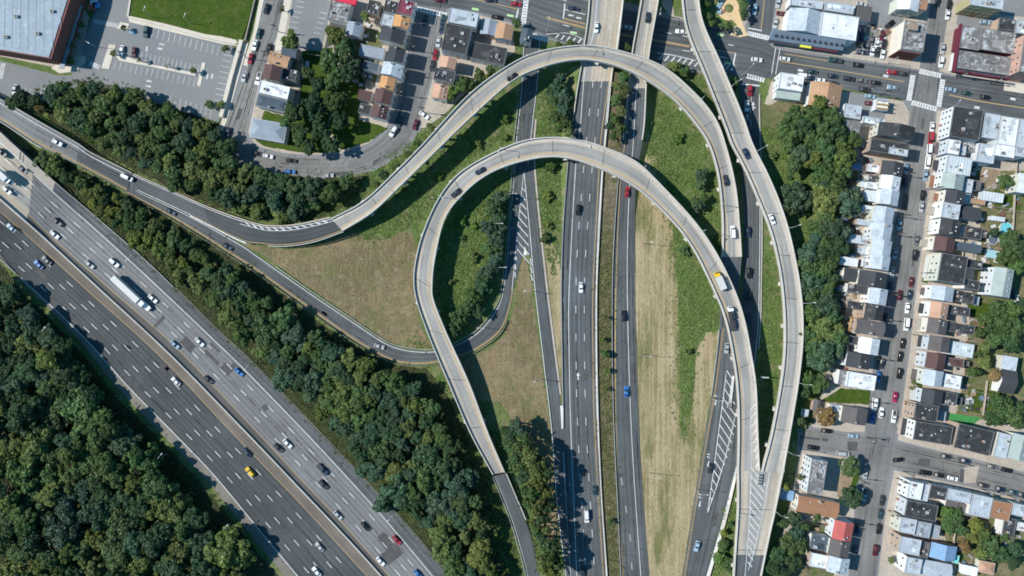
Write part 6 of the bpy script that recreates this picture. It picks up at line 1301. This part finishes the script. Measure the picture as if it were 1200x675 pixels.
for x, y, rd, t in ((340,47,11,'o'),(393,40,14,'o'),(402,58,15,'m'),(385,70,13,'m'),(408,82,14,'d'),(390,92,13,'m'),(372,98,12,'d'),(360,85,8,'m'),(345,130,13,'d'),(368,125,15,'d'),(392,118,15,'m'),(398,140,13,'d'),(375,150,14,'d'),(350,158,12,'m'),(362,172,10,'d'),(385,168,11,'d'),(335,140,9,'m')): tree(x, y, rd, t, 'broad tree '+PL_, group='broad trees behind the side street houses', h=10)
for x, y, rd, t in ((428,19,6,'o'),(605,26,6.5,'m'),(545,98,11,'m'),(562,88,8,'o'),(530,108,9,'v'),(575,80,6,'m'),(490,168,5,'m'),(505,150,6,'o'),(480,182,6,'m'),(450,205,7,'d'),(465,195,5,'m'),(405,212,9,'m'),(440,216,6,'o')): tree(x, y, rd, t, 'beside the rising end of the outer ramp' if y > 140 else 'near the rooftops inside the bend', share=False, h=5+rd*.25)
for x, y, rd, t in ((657,92,9,'b'),(652,104,10,'b'),(660,112,11,'b'),(648,118,9,'m'),(660,128,10,'b'),(650,136,9,'m'),(663,142,8,'m'),(668,156,6,'o'),(656,150,6,'m')): tree(x, y, rd, t, 'tree in the clump beside the three-lane road', group='clump beside the three-lane road', h=8)
for x, y, rd, t in ((730,92,7,'m'),(722,102,7,'o'),(732,108,7,'o'),(722,118,8,'m'),(728,130,7,'o'),(720,140,8,'m'),(726,152,7,'o'),(718,160,6,'m'),(715,148,6,'d')): tree(x, y, rd, t, 'bushy tree in the median near the outer ramp', group='bushy median trees', h=8, z0=zN(x, y)*.5)
for x, y, rd, t in ((709,415,6,'m'),(711,435,4,'o'),(706,398,4,'o'),(715,612,4,'m'),(709,372,3.5,'o'),(710,456,3,'o')): tree(x, y, rd, t, 'in the planted median', share=False, h=3+rd*.3, name='shrub', cat='shrub', group='median shrubs')
for x, y, rd, t in ((586,232,9,'b'),(578,245,9,'m'),(584,258,10,'b'),(574,268,9,'b'),(582,280,10,'b'),(575,294,9,'m'),(580,306,9,'b'),(572,318,9,'b'),(566,333,10,'d'),(556,348,10,'m'),(548,362,9,'m'),(560,365,7,'d'),(538,376,9,'m'),(530,386,7,'d')): tree(x, y, rd*1.3, t, 'tree in the row inside the loop road', group='row inside the loop road', h=7)
for x, y, rd, t in ((645,194,6,'v'),(640,197,4,'m')): tree(x, y, rd, t, 'in the shade beside the inner ramp', share=False, h=4.5, cat='shrub', name='shrub')
PB_ = 'beside the merging road and loop ramp'
for x, y, rd, t in ((606,500,10,'b'),(598,512,8,'d'),(614,512,8,'m'),(592,505,6,'d'),(604,526,9,'m'),(596,522,8,'m'),(612,530,8,'d'),(620,522,7,'m'),(602,540,8,'m'),(612,562,8,'d'),(642,556,9,'m'),(644,594,8,'d'),(620,590,8,'m'),(628,620,7,'m'),(634,630,7,'d'),(640,622,6,'o'),(650,640,8,'d'),(654,660,8,'m'),(622,535,12,'o'),(612,548,10,'m'),(630,548,11,'o'),(632,564,12,'o'),(622,578,10,'m'),(640,578,8,'o'),(630,594,10,'o'),(636,608,8,'d'),(640,640,9,'m'),(645,655,11,'m'),(637,664,8,'o'),(648,672,8,'o')): tree(x, y, rd, t, PB_, share=False, h=(11.5 if x > 615 else 8)+rd*.35, zs=1.7 if x > 615 else 1)
for x, y, rd in fill([(926,138),(955,116),(985,130),(1002,165),(998,215),(1000,240),(985,300),(975,345),(985,395),(962,425),(946,400),(950,330),(946,290),(962,258),(965,230),(930,195)], 9, 24, .54, 41):
    if math.hypot(x-935, y-233) > 28 and not (985 < x and 236 < y < 262): tree(x, y, rd, random.Random(int(x*y)).choice('mmdmob'), 'tree in the thick wood near the tan bungalow' if y < 215 else 'tree in the thick belt beside the long ramp', group='thick belt beside the long ramp', h=8.5+rd*.12, name='woodland_tree')
tree(935, 233, 23, 'b', 'with a dense round crown beside the long ramp', share=False, h=9.5, mesh=FINE[0])
for x, y, rd, t in ((948,445,12,'m'),(960,452,11,'m'),(945,460,9,'d'),(970,489,14,'a'),(940,494,5,'m'),(998,548,14,'m'),(1000,584,15,'d'),(965,448,8,'m')): tree(x, y, rd, t, 'by the foot of the house street', share=False, h=8+(rd > 12)*1.5, mesh=FINE[1] if rd > 13 else None)
for x, y, rd, t in ((930,608,10,'b'),(935,625,12,'b'),(925,640,14,'m'),(940,640,11,'m'),(912,652,12,'d'),(930,660,12,'d'),(908,668,11,'d'),(920,675,9,'d'),(945,618,6,'m'),(958,608,5,'m'),(920,614,6,'m'),(938,560,4,'m'),(921,571,5,'y')): tree(x, y, rd, t, 'tree beside the merged ramp behind the red-roofed row', group='trees beside the merged ramp', h=8)
for x, y, rd, t in ((848,640,8,'m'),(852,660,9,'m'),(843,655,8,'v'),(848,625,5,'y'),(856,615,4,'m')): tree(x, y, rd, t, 'shrub wedged between slip road and merged ramp', group='shrubs below the merged ramp', h=4, cat='shrub', name='shrub')
PP = 'in the backyards by the pools'
for x, y, rd, t in ((1187,283,14,'m'),(1198,292,14,'d'),(1183,300,13,'m'),(1195,310,11,'m'),(1180,212,9,'m'),(1166,272,6,'d'),(1172,361,13,'m'),(1188,364,13,'m'),(1200,358,10,'d'),(1160,374,11,'m'),(1176,380,15,'m'),(1192,384,14,'m'),(1150,390,8,'m'),(1170,398,12,'m'),(1188,404,12,'d'),(1155,408,8,'o'),(1155,424,9,'o'),(1142,436,7,'m'),(1168,440,8,'a'),(1149,416,6,'m')): tree(x, y, rd, t, PP, share=False, h=6+rd*.22)
for x, y, rd, t in ((1178,482,18,'m'),(1192,490,14,'m'),(1165,492,11,'d'),(1172,470,10,'m'),(1198,478,10,'d')): tree(x, y, rd, t, 'above the lower black town houses', share=False, h=9, mesh=FINE[2] if rd > 15 else None)
for x, y, rd, t in ((1112,602,10,'v'),(1122,610,11,'m'),(1113,618,10,'m'),(1128,622,10,'m'),(1145,618,11,'y'),(1152,628,12,'o'),(1140,630,8,'y'),(1162,640,13,'m'),(1172,650,12,'d'),(1178,630,7,'m'),(1192,645,10,'b'),(1132,640,8,'a'),(1150,648,9,'o'),(1188,660,8,'d')): tree(x, y, rd, t, 'in the leafy backyards of the lower corner', share=False, h=6+rd*.2)
for x, y, rd, t in ((1045,657,4,'o'),(1072,448,3.5,'o'),(1069,455,3,'o')): tree(x, y, rd, t, 'on the pavement of the house street', share=False, h=4)
for x, y, rd, t in ((827,4,6,'m'),(831,19,5,'m'),(834,27,5,'m'),(846,30,4,'m'),(856,31,4.5,'d'),(873,6,6,'m'),(873,17,6,'d'),(872,-6,6,'m'),(837,-9,6,'m')): tree(x, y, rd, t, 'around the round plaza', share=False, h=6)
for x, y, rd, t in ((790,78,9,'o'),(778,84,7,'m'),(803,84,7,'m'),(800,96,6,'m'),(862,98,7,'m'),(668,50,5,'o'),(655,52,5,'m'),(735,54,5,'m')): tree(x, y, rd, t, 'growing beside the street under the ramps', share=False, h=4.5, cat='shrub', name='shrub')
for x, y, rd, t in ((823,214,9,'b'),(822,204,7,'b'),(820,240,9,'b'),(826,232,6,'m'),(815,236,6,'m')): tree(x, y, rd, t, 'in the overgrown hollow between both ramps', share=False, h=5.5)
for x, y, rd, t in ((144,32,4,'o'),(132,62,4,'o'),(264,56,5,'o'),(163,70,3,'o'),(226,82,4,'o'),(245,122,6,'m'),(258,122,5,'o'),(94,28,4,'o'),(90,42,4,'o'),(85,53,4,'o'),(82,71,5,'o'),(196,77,2.6,'o')): tree(x, y, rd, t, 'in the planting beds of the car park', share=False, h=4)
tree(330, 10, 4, 'o', 'at the kerb of the side street', share=False, h=4)
# ---- rough ground cover, nobody could count it
def cover(name, label, areas, cat='undergrowth', seed=1, sz=(.14,.36), hgt=(.02,.28), per=8):
    r = np.random.default_rng(seed); C = []; N = []; SZ = []
    for P, dens, hs in areas:
        xs = [p[0] for p in P]; ys = [p[1] for p in P]; n = int((max(xs)-min(xs))*(max(ys)-min(ys))*S*S*dens*1.6)
        px = r.uniform(min(xs), max(xs), n); py = r.uniform(min(ys), max(ys), n)
        PX = np.array(P); c = np.zeros(n, bool); j = len(P)-1
        for i in range(len(P)):
            x0, y0 = PX[i]; x1, y1 = PX[j]; cond = ((y0 > py) != (y1 > py)) & (px < (x1-x0)*(py-y0)/((y1-y0) if y1 != y0 else 1e-9)+x0); c ^= cond; j = i
        px, py = px[c], py[c]
        # clumpy: thin out by a coarse random field
        f = np.sin(px*.35+3*np.sin(py*.21))*np.sin(py*.31+2*np.sin(px*.17)); k = r.uniform(-1.3, 1, len(px)) < f+.35; px, py, f = px[k], py[k], f[k]
        far = np.where(r.random(len(px)) < .3, 2.6, .7); jx, jy = r.normal(0, 1, len(px))*far, r.normal(0, 1, len(px))*far
        for q in range(per):
            hh = r.uniform(*hgt, len(px))*hs*(1+.6*f)
            C.append(np.stack([(px-600)*S+r.normal(0, .3, len(px))+jx, (337.5-py)*S+r.normal(0, .3, len(px))+jy, hh], 1)); N.append(np.stack([r.normal(0,.6,len(px)), r.normal(0,.6,len(px)), np.ones(len(px))], 1)); SZ.append(r.uniform(*sz, len(px))*(.8+.4*hs))
    C = np.concatenate(C); N = np.concatenate(N); SZ = np.concatenate(SZ)
    o = put(name, quads_mesh(name, C, N, SZ, M['leaf'])); return tag(o, label, cat, None, 'stuff')
LUSH = [([(514,300),(524,262),(548,230),(600,200),(600,222),(590,300),(575,345),(550,382),(528,378),(513,345)], 2.2, 1.2),
        ([(404,272),(440,250),(475,218),(522,170),(560,142),(604,108),(606,160),(550,186),(512,222),(488,268),(462,272),(440,282),(420,276)], 2.0, .9),
        ([(758,105),(790,125),(815,150),(832,180),(842,215),(846,262),(846,300),(822,268),(785,225),(768,205),(755,178)], 2.2, 1.0),
        ([(774,234),(800,250),(832,302),(845,345),(843,384),(828,388),(815,410),(813,450),(806,500),(797,516),(796,440),(795,380),(793,330),(788,270)], 2.4, .9),
        ([(628,195),(662,190),(655,260),(650,330),(640,300),(632,250)], 2.2, 1.0), ([(634,92),(672,95),(666,160),(628,158)], 2.0, .9),
        ([(892,128),(930,130),(960,180),(950,250),(944,300),(935,262),(912,215),(895,175)], 2.0, .9), ([(938,280),(960,300),(955,400),(960,440),(950,495),(930,510),(942,440),(946,388),(942,330)], 1.8, 1.0),
        ([(893,296),(908,305),(914,345),(916,400),(910,450),(897,510),(890,520),(888,460),(893,400)], 1.8, .8), ([(870,505),(888,510),(888,552),(868,560)], 1.4, .7),
        ([(575,505),(590,500),(604,560),(620,600),(632,650),(628,670),(618,610),(598,560)], 2.0, 1.1), ([(535,520),(560,530),(590,590),(606,640),(612,675),(590,675),(560,590)], 1.8, 1.0),
        ([(475,400),(490,395),(506,408),(480,408)], 2.0, .9), ([(470,175),(500,152),(560,100),(600,68),(600,72),(545,112),(495,168),(455,206),(425,234),(385,255),(330,262),(300,258),(360,248),(420,214)], 2.0, .9),
        ([(846,590),(862,590),(858,675),(836,675)], 2.0, .9), ([(690,-20),(684,50),(660,46),(640,44),(650,38),(680,40)], .8, .6), ([(775,78),(820,86),(836,120),(812,104),(780,86)], 2.0, .8), ([(700,-20),(797,-20),(800,14),(772,8)], 1.0, .6)]
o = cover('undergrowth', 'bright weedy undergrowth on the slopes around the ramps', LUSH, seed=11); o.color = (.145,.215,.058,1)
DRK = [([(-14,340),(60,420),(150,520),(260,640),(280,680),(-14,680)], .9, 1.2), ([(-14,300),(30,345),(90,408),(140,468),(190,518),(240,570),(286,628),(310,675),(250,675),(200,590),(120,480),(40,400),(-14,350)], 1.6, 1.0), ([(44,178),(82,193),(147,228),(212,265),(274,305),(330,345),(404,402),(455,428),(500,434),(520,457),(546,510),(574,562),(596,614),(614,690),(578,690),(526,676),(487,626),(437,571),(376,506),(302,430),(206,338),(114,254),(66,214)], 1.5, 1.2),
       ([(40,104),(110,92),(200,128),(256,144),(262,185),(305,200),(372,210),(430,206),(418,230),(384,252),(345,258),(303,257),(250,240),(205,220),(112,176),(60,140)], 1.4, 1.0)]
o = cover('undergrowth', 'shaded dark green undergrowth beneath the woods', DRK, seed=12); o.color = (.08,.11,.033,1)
DRY = [([(747,190),(770,225),(788,262),(794,330),(797,400),(797,500),(806,515),(814,440),(830,392),(843,390),(832,470),(820,540),(799,677),(762,677),(751,506),(746,338)], .35, .5)]
o = cover('dry_grass', 'bleached tufts of dry grass over the long field', DRY, seed=15, sz=(.12,.3), hgt=(.02,.3), per=5); o.color = (.34,.28,.17,1)
MOW = [([(292,288),(372,290),(420,274),(484,276),(488,338),(500,404),(446,394),(360,334)], .8, .5), ([(545,426),(592,394),(604,362),(614,300),(634,420),(645,505),(655,620),(630,600),(600,500)], .8, .5)]
o = cover('dry_grass', 'short brownish stubble on the two mown fields', MOW, seed=16, sz=(.12,.3), hgt=(.02,.25), per=5); o.color = (.22,.19,.12,1)
MEDA = [([(712,150),(728,150),(722,210),(717,338),(717,506),(726,675),(714,675),(703,506),(701,338),(708,200)], 3.6, 1.3)]
o = cover('undergrowth', 'brownish scrub filling the planted median strip', MEDA, seed=13); o.color = (.15,.155,.062,1)
for e in (('undergrowth','thin weeds and tufts across the backyards', [([(1130,200),(1200,200),(1200,520),(1120,486),(1130,440),(1150,250)], .5, .7), ([(930,610),(985,615),(975,690),(920,690)], .8, .8), ([(1100,600),(1200,610),(1200,690),(1120,680)], .7, .8), ([(355,60),(395,55),(400,178),(310,172),(300,165),(350,140)], .7, .7), ([(780,-20),(876,-20),(874,20),(855,36),(790,18)], 1.0, .8)], 14),):
    o = cover(e[0], e[1], e[2], seed=e[3]); o.color = (.1,.14,.04,1)
for i, (P, pl, sd) in enumerate(((LUSH[0][0], 'inside the inner loop', 61), (LUSH[1][0], 'on the slope between both curved ramps', 62), (LUSH[2][0], 'in the hollow by the outer ramp', 63), (LUSH[3][0], 'along the edge of the dry field', 64), (LUSH[4][0], 'between the merging and three-lane roads', 65), (LUSH[6][0], 'on the bank of the long ramp', 66), (LUSH[7][0], 'below the bank of the long ramp', 67))):
    for x, y, rd in fill(P, 2.2, 6.0, 1.15, sd)[:(7, 6, 3, 2, 3, 5, 5)[i]]: tree(x, y, rd*1.3, random.Random(int(x*y)).choice('mmovvy'), pl, share=False, h=.8+rd*S*.9, cat='shrub', name='shrub', group='wild shrubs', mesh=BUSH[int(x) % 4])
# small odds and ends lying about the yards
cl = MB(); r = random.Random(5)
CLM = [M['frame'], M['steel'], simple('old_wood', (.3,.23,.16), .8, .2), M['dark_steel'], simple('blue_tarp', (.14,.2,.28), .6, .3), simple('brick_red_board', (.2,.1,.08), .6, .3), simple('grey_board', (.3,.29,.27), .8, .2), simple('green_bin', (.08,.13,.09), .6, .3)]
for P, n in (([(1128,200),(1196,205),(1190,300),(1150,310),(1130,290)], 90), ([(1120,350),(1150,345),(1140,480),(1118,470)], 60), ([(990,180),(1022,180),(1012,300),(985,310),(995,240)], 90), ([(980,330),(1005,330),(990,440),(965,450),(975,380)], 60), ([(920,600),(975,605),(960,680),(915,660)], 40), ([(1110,600),(1195,620),(1195,670),(1110,670)], 50), ([(405,20),(448,30),(440,100),(415,100)], 60), ([(345,70),(365,72),(350,110),(335,100)], 25), ([(1004,28),(1040,34),(1036,66),(1004,62)], 40), ([(1120,460),(1160,466),(1158,486),(1118,480)], 30)):
    xs = [p[0] for p in P]; ys = [p[1] for p in P]
    while n > 0:
        x, y = r.uniform(min(xs), max(xs)), r.uniform(min(ys), max(ys))
        if not inside(P, x, y): continue
        n -= 1; X, Y, _ = W(x, y); a = r.uniform(.2, .9); b = r.uniform(.2, 1.3); h = r.uniform(.15, .9); th = r.uniform(0, 3.14); c, s_ = math.cos(th), math.sin(th); m = r.randrange(8)
        q = [(X+c*u-s_*v, Y+s_*u+c*v) for u, v in ((-b,-a),(b,-a),(b,a),(-b,a))]; cl.prism(q, .2, .28+h, m)
o = cl.build('yard_clutter', CLM); tag(o, 'scattered boxes, boards and junk lying about the backyards', 'clutter', None, 'stuff')
settle_labels()
for o in COL.objects:
    if o.parent is None and len(o.get('label', '').split()) > 16: print('LONG', o['label'])
